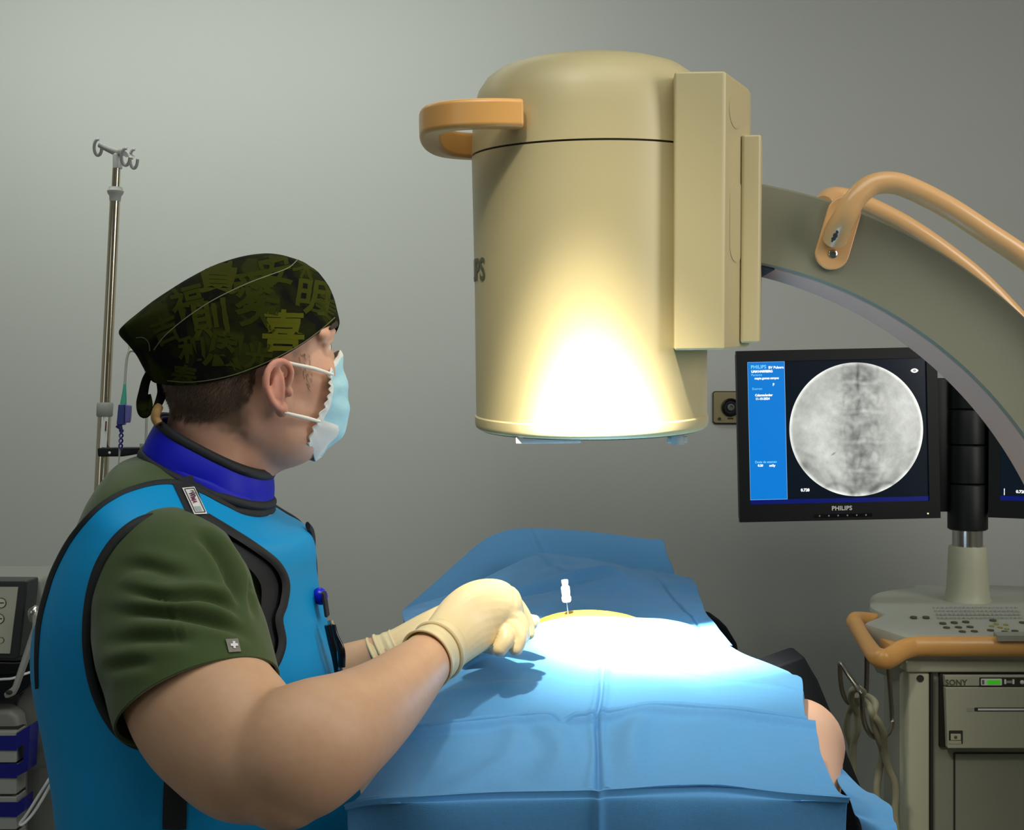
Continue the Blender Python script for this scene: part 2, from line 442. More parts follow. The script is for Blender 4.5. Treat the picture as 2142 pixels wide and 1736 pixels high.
# electronics box on the drum's right, chamfered, with a cover plate at its back
def dl(px, y, z=0.0):
    """detector frame x of a pixel column at local depth y"""
    d = CY+y-0.012
    return (px-3-1071)/F*d-(1234.5-1071)/F*CY
bx = [(dl(1414, -0.125), -0.120), (dl(1412, -0.135), -0.150), (dl(1416, -0.158), -0.158), (dl(1519, -0.158), -0.158), (dl(1520, -0.158)+0.002, -0.156), (dl(1572, -0.09), -0.085), (dl(1575, -0.06), -0.060), (dl(1577, 0.0), 0.10), (0.08, 0.12), (0.10, 0.0)]
bm = MB(); bm.prism(bx, DM, -0.0865, 0.2700)
# drop the outer top corner a little
box_o = bm.build('electronics_box', M_cream, carm, True, None, 0.004, 3)
for v in box_o.data.vertices:
    l = DM.inverted() @ v.co
    if l.z > 0.2 and l.x > dl(1545, -0.09): v.co = DM @ Vector((l.x, l.y, l.z-0.010))
# pale round caps on the chamfer
cf0 = Vector((dl(1520, -0.158)+0.002, -0.156, 0)); cf1 = Vector((dl(1572, -0.09), -0.085, 0))
cd = (cf1-cf0).normalized(); cn = Vector((cd.y, -cd.x, 0))
mm = Matrix((( cd.x, 0, cn.x, 0), (cd.y, 0, cn.y, 0), (0, 1, 0, 0), (0, 0, 0, 1)))
for (f, z, h) in ((0.42, 0.226, 0.0), (0.47, 0.052, 0.06)):
    c = cf0.lerp(cf1, f)
    rr = 0.024; pts = []
    for k in range(24):
        t = 2*pi*k/24; pts.append((rr*cos(t), rr*sin(t)+(h if sin(t) > 0 else 0)))
    b = MB(); T = DM @ Matrix.Translation((c.x, c.y, z)) @ mm
    b.prism(pts, T, 0.0, 0.0008); b.build('screw_cover', M_cream, box_o, True)
cp = [(dl(1557, -0.112), -0.110), (dl(1559, -0.114), -0.113), (dl(1595, -0.112), -0.113), (dl(1599, -0.112), -0.109), (dl(1602, -0.06), -0.05), (dl(1600, 0.02), 0.02), (dl(1565, 0.02), 0.05)]
b = MB(); b.prism(cp, DM, -0.0795, 0.196); b.build('cover_plate', M_cream, carm, True, None, 0.003, 2)

# the big arc: rectangular section 12 cm high, 10 cm deep
AC = P(1410, 1430, CY-0.05); AR0 = 895/F*(CY-0.05); AR1 = 1062/F*(CY-0.05)
AW = 0.100
def arc_pt(a, r, y=0.0): return Vector((AC.x+r*cos(a), AC.y+y, AC.z+r*sin(a)))
a0, a1 = R(81.5), R(-78)
N = 150; rings = []
sec = [(AR0+0.001, 0.0), (AR0+0.003, -0.0), (AR1-0.003, 0.0), (AR1, 0.003), (AR1, AW-0.003), (AR1-0.003, AW), (AR0+0.003, AW), (AR0, AW-0.003), (AR0, 0.003)]
sec = sec[1:]
for i in range(N+1):
    a = a0+(a1-a0)*i/N; rings.append([arc_pt(a, r, y) for r, y in sec])
arc_o = MB().rings(rings).build('arc', M_arc, carm)
rings = []
for i in range(N+1):
    a = R(76.5)+(a1-R(76.5))*i/N
    rings.append([arc_pt(a, r, y) for r, y in ((AR0+0.002, 0.004), (AR0-0.0012, 0.006), (AR0-0.0012, AW-0.006), (AR0+0.002, AW-0.004))])
MB().rings(rings).build('arc_track', M_track, arc_o)
rings = []
for i in range(12):
    a = R(81)+(R(76.3)-R(81))*i/11
    rings.append([arc_pt(a, r, y) for r, y in ((AR0+0.002, 0.002), (AR0-0.0025, 0.004), (AR0-0.0025, AW-0.004), (AR0+0.002, AW-0.002))])
MB().rings(rings).build('track_stop', mat('track_stop_rubber', (0.015, 0.02, 0.035), 0.45), arc_o)
MB().box(P(1596, 478, CY), (0.03, 0.045, 0.045), None, 0.003).build('mount_block', M_arc, carm)
# degree scale along the arc's edge
def scale_angle(px, py): 
    q = P(px, py, CY-0.05)-AC; return math.atan2(q.z, q.x)
A80 = scale_angle(1890, 520); dA = (scale_angle(1715, 445)-scale_angle(2052, 630))/2
for k in range(-9, 2):
    a = A80+k*dA; n = 80+10*k
    if n < 0: break
    r = AR1-0.031
    T = Matrix.Translation(arc_pt(a, r, -0.0002)) @ Matrix.Rotation(-(a-R(8)), 4, 'Y') @ Matrix(((1, 0, 0, 0), (0, 0, -1, 0), (0, 1, 0, 0), (0, 0, 0, 1)))
    text_on('scale_number', str(n), 0.018, T, M_print, arc_o, 0.0003)
    b = MB()
    for (f, l0, l1) in ((0.0, -0.033, -0.010), (0.5, -0.029, -0.012)):
        ac = a+(-0.022 if f == 0 else 0)-dA*f
        u = arc_pt(ac, AR1+l0, -0.0006); v = arc_pt(ac-0.006, AR1+l1, -0.0006)
        w = (v-u).normalized().cross(Vector((0, 1, 0)))*0.0005
        b.add([u-w, u+w, v+w, v-w], [(0, 1, 2, 3)])
    b.build('scale_tick', M_print, arc_o, False)
# front push handle
fh = [(1746, 500, 1.588), (1754, 478, 1.572), (1768, 452, 1.556), (1790, 415, 1.55), (1822, 388, 1.55), (1862, 382, 1.55), (1905, 394, 1.55), (1980, 432, 1.55), (2060, 484, 1.55), (2150, 545, 1.55), (2250, 630, 1.55), (2330, 730, 1.55), (2352, 800, 1.55), (2330, 860, 1.565), (2300, 890, 1.59)]
MB().tube([P(*q) for q in fh], [0.0172, 0.0172, 0.0160]+[0.0148]*12, 24, 8).build('push_handle', M_orange2, carm)
pl = []
for k in range(24):
    t = 2*pi*k/24; pl.append((0.0238*cos(t), 0.0238*sin(t)+(0.0285 if sin(t) > 0 else -0.0285)))
pc = P(1751, 489, CY-0.05)
T = front_frame(pc, R(-17))
hb = MB().prism(pl, T, 0.0, 0.0075).build('handle_base', M_orange2, carm, True, None, 0.002, 3)
SB = T @ Matrix.Translation((0.001, -0.030, 0.0075))
MB().lathe([(0.0062, 0), (0.0062, 0.0012), (0.0052, 0.002), (0.0025, 0.002), (0.0025, 0.0008), (0, 0.0008)], SB, 20).build('bolt', M_steel, hb)
hbv = bvh_of(bpy.data.objects['push_handle'])
b = MB()
random.seed(4)
for (x, y, w, h) in ((1748, 492, 6, 8), (1744, 499, 5, 5), (1751, 485, 3, 5), (1741, 504, 3, 3)):
    pts = [(x+w*cos(t*pi/4)*random.uniform(.6, 1.1), y+h*sin(t*pi/4)*random.uniform(.6, 1.1)) for t in range(8)]
    b.add([(lambda h: h[0]+h[1]*(-0.0004 if h[1].y > 0 else 0.0004))(cast(hbv, px, py, 1.56)) for px, py in pts], [tuple(range(8))])
b.build('paint_chip', M_gap, hb, False)
# rear push handle, seen behind the arc
rh = [(1722, 428, 1.705), (1728, 416, 1.735), (1745, 409, 1.76), (1775, 414, 1.77), (1830, 436, 1.77), (1900, 473, 1.77), (1980, 528, 1.77), (2060, 594, 1.77), (2150, 690, 1.77), (2215, 780, 1.76), (2225, 840, 1.74), (2215, 870, 1.70)]
MB().tube([P(*q) for q in rh], 0.0135, 20, 8).build('push_handle', M_orange2, carm, label='rear push handle half hidden by the arc')
# the x-ray source end below the table, out of sight, and its stand
q = arc_pt(R(-80), (AR0+AR1)/2, AW/2)
MB().box(q+Vector((-0.10, 0, 0.05)), (0.14, 0.11, 0.09), None, 0.02, 3).build('source_housing', M_cream, carm)
b = MB().box((1.35, CY, 0.75), (0.22, 0.16, 0.65), None, 0.03, 3); b.box((1.25, CY, 0.08), (0.45, 0.25, 0.08), None, 0.02, 2); b.build('stand_body', M_cream2, carm)

# ================================================================ monitors
def monitor(root_label, name, c, yaw, roll, w, h, first):
    """c: centre of the front face"""
    t = thing(name, c, root_label, 'monitor', 'two flat screens on the cart column')
    M = front_frame(c, roll, yaw)
    def fr(x0, y0, x1, y1, z0, z1, nm, m, par, bev=0.0, label=None):
        b = MB().prism([(x0, y0), (x1, y0), (x1, y1), (x0, y1)], M, z0, z1)
        return b.build(nm, m, par, bev > 0, label, bev)
    bz = 0.022; bzb = 0.036
    # bezel as a frame with a recessed opening
    b = MB()
    X0, X1, Y0, Y1 = -w/2, w/2, -h/2, h/2; x0, x1, y0, y1 = X0+bz, X1-bz, Y0+bzb, Y1-bz
    for (a, bb, c2, d) in ((X0, Y0, X1, y0), (X0, y1, X1, Y1), (X0, y0, x0, y1), (x1, y0, X1, y1)):
        b.prism([(a, bb), (c2, bb), (c2, d), (a, d)], M, -0.012, 0.0)
    b.build('bezel', M_black, t, True)
    b = MB().prism([(X0+.004, Y0+.004), (X1-.004, Y0+.004), (X1-.004, Y1-.004), (X0+.004, Y1-.004)], M, -0.040, -0.006)
    b.prism([(-w*.3, -h*.3), (w*.3, -h*.3), (w*.3, h*.3), (-w*.3, h*.3)], M, -0.060, -0.038)
    b.build('rear_shell', M_black, t, True, None, 0.003)
    scr = fr(x0, y0, x1, y1, -0.006, -0.004, 'screen', M_screenblack, t)
    z = -0.0035
    fr(x0, y0, x1, y0+0.009, -0.004, z, 'task_bar', M_screennavy, scr)
    return t, scr, M, (x0, x1, y0, y1)
mc = P(1754, 909, 2.35)
mon, scr, MM, (sx0, sx1, sy0, sy1) = monitor('black flat monitor showing a round grey spine x-ray beside a blue patient panel', 'monitor', mc, 0.0, R(1.25), 0.411, 0.351, True)
def mpt(px, py):
    """monitor face coordinates of a photograph pixel"""
    q = MM.inverted() @ P(px, py, 2.35); return q.x, q.y
x0_, y1_ = mpt(1569, 758); x1_, y0_ = mpt(1656, 1043)
pxw = x1_-x0_
x0_ = sx0+0.0005; x1_ = x0_+0.0765
bp = MB().prism([(x0_, sy0+0.009), (x1_, sy0+0.009), (x1_, sy1-0.001), (x0_, sy1-0.001)], MM, -0.004, -0.0033).build('patient_panel', M_screenblue, scr, False)
b = MB(); yb0, yb1 = sy0+0.009, sy1-0.001; e = 0.0008
for q in ((x0_, yb0, x1_, yb0+e), (x0_, yb1-e, x1_, yb1), (x1_-e, yb0, x1_, yb1), (x0_, yb0, x0_+e, yb1)):
    b.prism([(q[0], q[1]), (q[2], q[1]), (q[2], q[3]), (q[0], q[3])], MM, -0.0033, -0.0031)
b.build('panel_border', mat('screen_border', (0.1, 0.1, 0.1), 0.4, emit=((0.25, 0.50, 0.85), 0.8)), scr, False)
def mtext(body, px, py, size, m, nm='screen_text', bold=0.0, space=1.0):
    x, y = mpt(px, py)
    V, Fc = text_mesh(body, size, bold, 0, 'LEFT', 0, space)
    return mk(nm, [MM @ Vector((x+v.x, y+v.y, -0.0028)) for v in V], Fc, m, scr, False)
mtext('PHILIPS', 1571, 771, 0.0098, M_screencyan, 'screen_text', 0.0002, 1.02)
mtext('BV Pulsera', 1608, 771, 0.0072, M_screenwhite, 'screen_text', 0.0002)
mtext('UAM HARFBERG', 1572, 779.5, 0.0068, M_screenwhite, 'screen_text', 0.0003, 0.85)
mtext('Paciente', 1572, 786.5, 0.0066, M_screencyan)
mtext('mayte gomez campos', 1579, 793.5, 0.0062, M_screenwhite, 'screen_text', 0.00025, 0.92)
mtext('F', 1617, 807, 0.0075, M_screenwhite, 'screen_text', 0.0003)
mtext('Examen', 1574, 815.5, 0.0066, M_screencyan)
mtext('Columna lumbar', 1580, 829, 0.0066, M_screenwhite, 'screen_text', 0.00025, 0.8)
mtext('11-10-2024', 1581, 836.5, 0.0066, M_screenwhite, 'screen_text', 0.00025, 0.95)
mtext('Dosis de examen', 1580, 969, 0.0066, M_screencyan, 'screen_text', 0.0001, 0.97)
mtext('0.20', 1586, 976, 0.0062, M_screenwhite, 'screen_text', 0.0003)
mtext('mGy', 1610, 976, 0.0062, M_screenwhite, 'screen_text', 0.0003)
mtext('0.728', 1676, 1028, 0.0080, M_screenwhite, 'screen_text', 0.00035)
# fluoroscopy picture: round image drawn as a fine coloured disc
def xray_disc(frame, cx, cy, rad, par, z=-0.0030, n=120):
    V = []; Fc = []; C = []; idx = {}
    def bump(x, c, w): return math.exp(-((x-c)/w)**2)
    def val(x, y):
        p = Vector((x*3, y*3, 0.3)); v = 0.70+0.08*noise.noise(p*0.9)+0.05*noise.noise(p*3)+0.03*noise.noise(p*9)+0.02*noise.noise(p*22)
        v -= 0.20*bump(x, 0.06, 0.27)*(0.75+0.8*noise.noise(Vector((x*6, y*6, 2))))
        v += 0.06*bump(x, 0.8, 0.35)+0.04*bump(x, -0.65, 0.3)
        wx = 0.03*noise.noise(Vector((x*4, y*4, 5))); wy = 0.03*noise.noise(Vector((x*4, y*4, 9))); x2 = x+wx; y2 = y+wy
        for k, yc in enumerate((0.80, 0.36, -0.09, -0.52)):       # vertebrae
            dy = y2-yc; f = 0.55+0.45*noise.noise(Vector((x*5, y*5, k)))
            v += 0.09*bump(dy, -0.10, 0.025)*bump(x2, 0.1, 0.27)*(f+0.3)
            v -= 0.07*bump(dy, -0.05, 0.016)*bump(x2, 0.08, 0.25)*f
            v -= 0.06*bump(dy, -0.145, 0.016)*bump(x2, 0.08, 0.27)*f
            for s in (-1, 1):
                rr = math.hypot((x2-0.08-s*0.19)/1.0, (dy-0.09)/1.6)
                v -= 0.075*bump(rr, 0.065, 0.02)*f; v += 0.04*bump(rr, 0, 0.04)
                v -= 0.05*bump(x2-0.08, s*0.245, 0.012)*bump(dy, 0.03, 0.10)*f
            v -= 0.11*bump(x2-0.04-0.03*sin(dy*14), 0.0, 0.018)*bump(dy, 0.02, 0.15)*f
        v += 0.10*noise.noise(Vector((x*14, y*14, 1)))*bump(x, 0.07, 0.33)
        v -= 0.12*bump(x, 0.04, 0.018)*smoothstep(0.45, 0.65, y)
        rr = math.hypot(x-0.08, (y+0.50)); v += 0.07*bump(rr, 0.0, 0.10)
        # iliac wings at the lower corners
        for s in (-1, 1):
            rr = math.hypot(x-s*1.12, y+1.12); v -= 0.20*bump(rr, 0.66, 0.10)*(0.5+0.9*noise.noise(Vector((x*5, y*5, s)))); v -= 0.08*bump(rr, 0.85, 0.03)*(0.5+noise.noise(Vector((x*5, y*5, s))))
            rr = math.hypot(x-s*0.38-0.06, y+1.08); v += 0.14*bump(rr, 0.10, 0.10); v -= 0.13*bump(rr, 0.27, 0.035)
        v -= 0.35*bump(math.hypot((x+0.35)*0.8+(y+0.36)*0.5, ((x+0.35)*-0.5+(y+0.36)*0.8)*4), 0.0, 0.035)
        r = math.hypot(x, y); v += 0.22*smoothstep(0.94, 0.995, r)
        v -= 0.05*smoothstep(0.5, 0.95, r)
        return max(0.05, min(1, v))
    m = 64*2
    for i in range(n+1):
        r = (i+0.001)/n
        for k in range(m*2):
            a = pi*k/m; x, y = r*cos(a), r*sin(a)
            V.append(frame @ Vector((cx+x*rad, cy+y*rad, z))); g = val(x, y)**2.2
            C += [g*1.06, g*1.09, g*1.01, 1]
    mm2 = m*2
    for i in range(n):
        for k in range(mm2): Fc.append((i*mm2+k, i*mm2+(k+1) % mm2, (i+1)*mm2+(k+1) % mm2, (i+1)*mm2+k))
    o = mk('x_ray_image', V, Fc, attr_mat('xray_screen', 0.3, emit=1.12), par, False)
    at = o.data.color_attributes.new('Col', 'FLOAT_COLOR', 'POINT'); at.data.foreach_set('color', C)
    return o
cx_, cy_ = mpt(1792, 898)
xray_disc(MM, cx_, cy_, 140.0/F*2.35, scr)
# eye symbol on the screen
ex, ey = mpt(1914, 775)
eye = [(0.0078*cos(t), 0.0045*sin(t)*abs(sin(t))**0.4) for t in [2*pi*k/24 for k in range(24)]]
MB().prism([(ex+a, ey+b2) for a, b2 in eye], MM, -0.0031, -0.0029).build('eye_symbol', M_screenwhite, scr, False)
MB().prism([(ex+0.0026*cos(2*pi*k/16), ey+0.0022*sin(2*pi*k/16)) for k in range(16)], MM, -0.0029, -0.0027).build('eye_symbol', M_screenblack, scr, False)
MB().prism([(ex+0.001*cos(2*pi*k/16), ey+0.001*sin(2*pi*k/16)) for k in range(16)], MM, -0.0027, -0.0026).build('eye_symbol', M_screenwhite, scr, False)
# maker's name and buttons on the lower bezel
def btext(M, x, y, body, size, m, par, nm, bold=0.0):
    V, Fc = text_mesh(body, size, bold, 0, 'CENTER', 0, 1.05)
    return mk(nm, [M @ Vector((x+v.x, y+v.y, 0.0004)) for v in V], Fc, m, par, False)
x, y = mpt(1761, 1067)
btext(MM, x, y, 'PHILIPS', 0.0125, mat('bezel_print', (0.55, 0.55, 0.5), 0.5, emit=((0.5, 0.5, 0.45), 0.25)), mon, 'maker_name', 0.0003)
x, y = mpt(1763, 1078)
MB().prism([(x-0.06, y-0.004), (x+0.06, y-0.004), (x+0.06, y+0.004), (x-0.06, y+0.004)], MM, 0.0, 0.0012).build('button_strip', M_blackgloss, mon, True, None, 0.001)
for k in range(6):
    MB().prism([(x-0.048+k*0.019+0.0016*cos(2*pi*j/10), y+0.0016*sin(2*pi*j/10)) for j in range(10)], MM, 0.0012, 0.0018).build('button', M_greyplastic, mon, False)
x, y = mpt(1941, 1074)
MB().prism([(x+0.0018*cos(2*pi*j/10), y+0.0018*sin(2*pi*j/10)) for j in range(10)], MM, 0.0, 0.001).build('power_light', mat('power_led', (0.3, 0.3, 0.1), 0.4, emit=((0.7, 0.8, 0.4), 1.0)), mon, False)

# second monitor, turned, mostly cut off by the arc and the frame edge
m2c = P(2064, 905, 2.36)
w2 = 0.411; yaw2 = R(-24)
c2 = m2c+Vector((cos(yaw2), sin(yaw2), 0))*(w2/2+0.004)
mon2, scr2, MM2, (tx0, tx1, ty0, ty1) = monitor('angled black monitor cut off by the picture edge, right of the cart column', 'monitor', c2, yaw2, R(-0.4), w2, 0.351, False)
xray_disc(MM2, 0.036, 0.012, 0.137, scr2, n=60)
V, Fc = text_mesh('0.728', 0.0080, 0.00035)
mk('screen_text', [MM2 @ Vector((tx0+0.030+v.x, ty0+0.016+v.y, -0.0026)) for v in V], Fc, M_screenwhite, scr2, False)
V, Fc = text_mesh('1', 0.0085, 0.0003)
mk('screen_text', [MM2 @ Vector((tx0+0.006+v.x, ty0+0.018+v.y, -0.0026)) for v in V], Fc, M_screenwhite, scr2, False)
V, Fc = text_mesh('1', 0.0085, 0.0003)
mk('screen_text', [MM2 @ Vector((tx0+0.006+v.x, ty0+0.011+v.y, -0.0026)) for v in V], Fc, M_screenwhite, scr2, False)

# ================================================================ monitor cart
cd = 2.40
base = P(2024, 1255, cd)
cart = thing('monitor_cart', (0.95, cd, 0.0), 'grey-green equipment cart with an orange rail, keyboard top and a round column', 'cart')
TOPZ = base.z
def cz(px, py, z):  # point on a horizontal plane z
    d = (CAMZ-z)*F/(py-868.0); return P(px, py, d)
cxx = base.x
VM = Matrix.Translation((cxx, cd, 0))
rr = 38/F*cd
MB().lathe([(rr*1.28, TOPZ-0.002), (rr*1.24, TOPZ+0.003), (rr*1.17, TOPZ+0.006), (rr*1.15, TOPZ+0.018), (rr*1.11, TOPZ+0.022), (rr*1.06, TOPZ+0.06), (rr*1.0, TOPZ+0.108), (rr*0.97, TOPZ+0.113), (rr*0.85, TOPZ+0.113)], VM, 48).build('column_sleeve', M_cart, cart)
zs = lambda py: CAMZ-(py-868)/F*cd
MB().lathe([(rr*0.80, TOPZ+0.10), (rr*0.80, zs(1100))], VM, 40).build('column', M_steel, cart)
b = MB(); edges = [(1108, 870), (1010, 0), (932, 0), (858, 0), (760, 0)]
ys = [1108, 1012, 931, 857, 740]
for i in range(4):
    r_ = rr*1.03 if i else rr*1.05
    b.lathe([(r_*0.9, zs(ys[i])), (r_, zs(ys[i])+0.003), (r_, zs(ys[i+1])-0.0035), (r_*0.97, zs(ys[i+1])-0.0012), (r_*0.9, zs(ys[i+1]))], VM, 40)
b.build('column_head', M_black, cart)
MB().box(P(1968, 930, 2.42), (0.022, 0.02, 0.14), None, 0.003).build('monitor_bracket', M_black, cart)
MB().box(P(2068, 930, 2.42), (0.018, 0.02, 0.14), None, 0.003).build('monitor_bracket', M_black, cart)
# keyboard top: round-backed plate with a straight front
fL = cz(1893, 1327, TOPZ-0.015); fz = fL.y
tw = 0.36; tcx = cxx+0.03
outline = []
lft = cz(1850, 1275, TOPZ); 
pts = [(fL.x, fz), (fL.x-0.045, fz+0.10), (lft.x-0.012, lft.y-0.02), (lft.x-0.012, lft.y+0.06), (lft.x+0.05, 2.50), (lft.x+0.16, 2.58), (cxx-0.02, 2.62), (cxx+0.20, 2.60), (cxx+0.36, 2.50), (cxx+0.42, 2.40), (cxx+0.42, 2.30), (cxx+0.36, fz)]
sm = [pts[0]]+[q for q in catmull(pts[1:-1], 5)]+[pts[-1]]
def ring_at(z, s=1.0): 
    cxm = sum(p[0] for p in sm)/len(sm); cym = sum(p[1] for p in sm)/len(sm)
    # the top slopes gently to the front
    return [Vector((cxm+(x-cxm)*s, cym+(y-cym)*s, z-0.018*(1-smoothstep(fz, fz+0.25, y)))) for x, y in sm]
b = MB().rings([ring_at(TOPZ-0.10, 0.90), ring_at(TOPZ-0.05, 0.985), ring_at(TOPZ-0.012, 1.0), ring_at(TOPZ-0.003, 0.99), ring_at(TOPZ, 0.965), ring_at(TOPZ+0.0008, 0.94)])
b.build('keyboard_top', M_carttop, cart)
# keys
M_key = mat('key_olive', (0.09, 0.09, 0.05), 0.5); M_keyy = mat('key_yellow', (0.35, 0.33, 0.10), 0.5); M_keyg = mat('key_pale', (0.40, 0.41, 0.37), 0.5)
def key(px, py, m, w=7.0, nm='key'):
    p = cz(px, py, TOPZ-0.003); p.z = TOPZ-0.018*(1-smoothstep(fz, fz+0.25, p.y))+0.0015
    MB().lathe([(w/F*p.y, -0.002), (w/F*p.y, 0.0016), (w*0.8/F*p.y, 0.0022), (0, 0.0022)], Matrix.Translation(p), 14).build(nm, m, cart)
for (x, y) in ((1911, 1287), (1937, 1287), (1972, 1295), (1996, 1294), (2020, 1293), (1980, 1301), (2005, 1300.5), (2029, 1300), (2013, 1307), (2038, 1306.5), (2072, 1305), (2102, 1307.5), (2123, 1306), (2077, 1291), (2139, 1294)): key(x, y, M_key)
for (x, y) in ((2074, 1299), (2084, 1296), (2092, 1301), (2104, 1297), (2106, 1303)): key(x, y, M_keyy, 5)
k = 0
for r_ in range(4):
    for c_ in range(20):
        key(1955+c_*9+r_*3, 1274+r_*4.6, M_keyg, 3.3)
qa = [cz(2078, 1314, TOPZ-.004), cz(2142, 1314, TOPZ-.004), cz(2160, 1322, TOPZ-.004), cz(2088, 1322, TOPZ-.004)]
b = MB(); top = [Vector((p.x, p.y, TOPZ-0.0105)) for p in qa]; b.add(top+[p-Vector((0, 0, 0.01)) for p in top], [(0, 1, 2, 3), (4, 7, 6, 5), (0, 4, 5, 1), (1, 5, 6, 2), (2, 6, 7, 3), (3, 7, 4, 0)]); b.build('palm_recess', M_cartpanel, cart, False)
# orange rail: along the front and looping out at the left
rz = TOPZ-0.045; dR = fz-0.015
rail = [P(2200, 1352, dR), P(2100, 1352, dR), P(2000, 1352, dR), P(1925, 1352, dR), P(1905, 1354, dR-0.003), P(1885, 1361, dR-0.02), P(1858, 1377, dR-0.04), P(1842, 1377, dR-0.045), P(1828, 1366, dR-0.02), P(1808, 1338, dR+0.05), P(1793, 1312, dR+0.12), P(1788, 1300, dR+0.15), P(1795, 1295, dR+0.18), P(1812, 1296, dR+0.2), P(1845, 1301, dR+0.21)]
MB().tube(rail, [(0.0185, 0.014)]*4+[(0.0185, 0.014)]*3+[(0.018, 0.0135)]*5+[(0.015, 0.012)]*3, 20, 6, up=(0, 1, 0)).build('rail', M_orange, cart)
b = MB().box((rail[0].x*0.5+rail[4].x*0.5+0.05, dR+0.05, rz-0.0), (0.21, 0.03, 0.012), None, 0.004); b.build('rail_support', M_orange, cart)
# body
bd = dR+0.02
top_l = P(1893, 1381, bd); 
zt = P(0, 1381, bd).z; xl = P(1893, 1400, bd).x; xr = xl+0.66
xlb = xl+0.004
b = MB().box(((xl+xr)/2, bd+0.075, zt-0.011), ((xr-xl)/2, 0.08, 0.011), None, 0.004, 3); b.build('body_top_lip', M_cart, cart)
def up_strip(x, w, nm, m, d, dep, z0=0.12, z1=None):
    z1 = z1 if z1 is not None else zt-0.023
    return MB().box((x+w/2, d+dep/2, (z0+z1)/2), (w/2, dep/2, (z1-z0)/2), None, 0.004, 3).build(nm, m, cart)
post = up_strip(xl+0.006, 0.040, 'corner_post', M_cart, bd, 0.05)
up_strip(xr-0.046, 0.040, 'corner_post', M_cart, bd, 0.05)
MB().box((xl+0.012, bd+0.08, (0.12+zt-0.023)/2), (0.004, 0.065, (zt-0.143)/2)).build('side_panel', M_cartpanel, cart, False)
MB().box((xr-0.012, bd+0.08, (0.12+zt-0.023)/2), (0.004, 0.065, (zt-0.143)/2)).build('side_panel', M_cartpanel, cart, False)
MB().box(((xl+xr)/2, bd+0.010, (0.12+zt-0.023)/2), ((xr-xl)/2-0.050, 0.004, (zt-0.143)/2)).build('front_panel', M_cartpanel, cart, False)
MB().box((xl+0.0485, bd+0.008, (0.12+zt-0.023)/2), (0.0022, 0.012, (zt-0.143)/2)).build('panel_gap', M_gap, cart, False)
MB().box(((xl+xr)/2, bd+0.08, 0.10), ((xr-xl)/2-0.01, 0.07, 0.02)).build('bottom_plate', M_cart, cart, False)
for sx in (xl+0.06, xr-0.06):
    for sy in (bd+0.04, bd+0.13):
        T = Matrix.Translation((sx, sy, 0.04)) @ Matrix.Rotation(pi/2, 4, 'Y')
        b = MB().lathe([(0.0, -0.012), (0.036, -0.012), (0.04, -0.006), (0.04, 0.006), (0.036, 0.012), (0, 0.012)], T, 24); b.box((sx, sy, 0.065), (0.016, 0.012, 0.02)); b.build('caster', M_black, cart)
T = Matrix.Translation(P(1925, 1419, bd-0.0003)) @ FRONT
MB().lathe([(0.0065, 0.0), (0.0065, -0.0012), (0.004, -0.001), (0, -0.001)], T, 16).build('lock', M_gap, cart)
b = MB()
y0p = P(2000, 1575, bd+0.006).z; xx = P(1996, 1600, bd+0.006).x
b.box((xx, bd+0.0058, (0.14+y0p)/2), (0.0015, 0.0012, (y0p-0.14)/2)); b.box(((xx+xr-0.06)/2, bd+0.0058, y0p), ((xr-0.06-xx)/2, 0.0012, 0.0015))
b.build('door_gap', M_gap, cart, False)
# video printer in the cart front
M_printer = mat('printer_beige', (0.45, 0.45, 0.35), 0.45, bump=(300, 0.03))
pr = thing('video_printer', P(2060, 1485, bd), 'beige video printer with a green display and paper slot, set in the cart front', 'printer')
pd = bd-0.012
prx0 = P(1966, 1415, pd).x; prz1 = P(1966, 1408, pd).z; prz0 = P(1966, 1568, pd).z
MB().box((prx0+0.174, bd+0.012, (prz0+prz1)/2), (0.17, 0.012, (prz1-prz0)/2), None, 0.003).build('case_rim', M_gap, pr)
fx0 = P(1975, 1412, pd).x
fl = MB().prism([(fx0-0.001, prz1-0.0035), (prx0+0.338, prz1-0.0035), (prx0+0.338, prz1-0.0225), (fx0-0.0, prz1-0.0225)], Matrix.Translation((0, pd, 0)) @ Matrix(((1, 0, 0, 0), (0, 0, 1, 0), (0, 1, 0, 0), (0, 0, 0, 1))), -0.004, 0.006)
face = fl.build('control_strip', M_printer, pr, True, None, 0.0012)
fx1 = fx0+0.004
flap = MB().prism([(fx0, prz1-0.0245), (prx0+0.338, prz1-0.0245), (prx0+0.338, prz0+0.004), (fx1+0.001, prz0+0.004), (fx1, prz0+0.006)], Matrix.Translation((0, pd, 0)) @ Matrix(((1, 0, 0, 0), (0, 0, 1, 0), (0, 1, 0, 0), (0, 0, 0, 1))), -0.006, 0.006).build('front_flap', M_printer, pr, True, None, 0.0015)
T = front_frame(P(1977, 1433, pd-0.0045))
text_on('maker_name', 'SONY', 0.0145, T, M_printdark, face, 0.0004, 'LEFT', 1.05)
slab('display_panel', rect(2049, 1417, 2142, 1436.5), pd-0.0048, 0.001, M_gap, face)
slab('display', rrect(2052, 1419.5, 2096, 1433.5, 2), pd-0.0056, 0.001, M_white, face)
slab('display', rrect(2065, 1422.5, 2093, 1431.5, 1.5), pd-0.0062, 0.001, M_green, face, label='green display')
slab('display_mark', rect(2054.5, 1422.5, 2059, 1431.5), pd-0.0062, 0.001, M_greydark, face)
for x0k in (2101, 2118): slab('button', rrect(x0k, 1421, x0k+4, 1431, 1), pd-0.0062, 0.002, M_white, face)
slab('button', rect(2106, 1424, 2117, 1429), pd-0.0058, 0.0015, M_greyplastic, face)
MB().ball(P(2138, 1427, pd-0.005), (0.004, 0.002, 0.004)).build('knob', M_white, face)
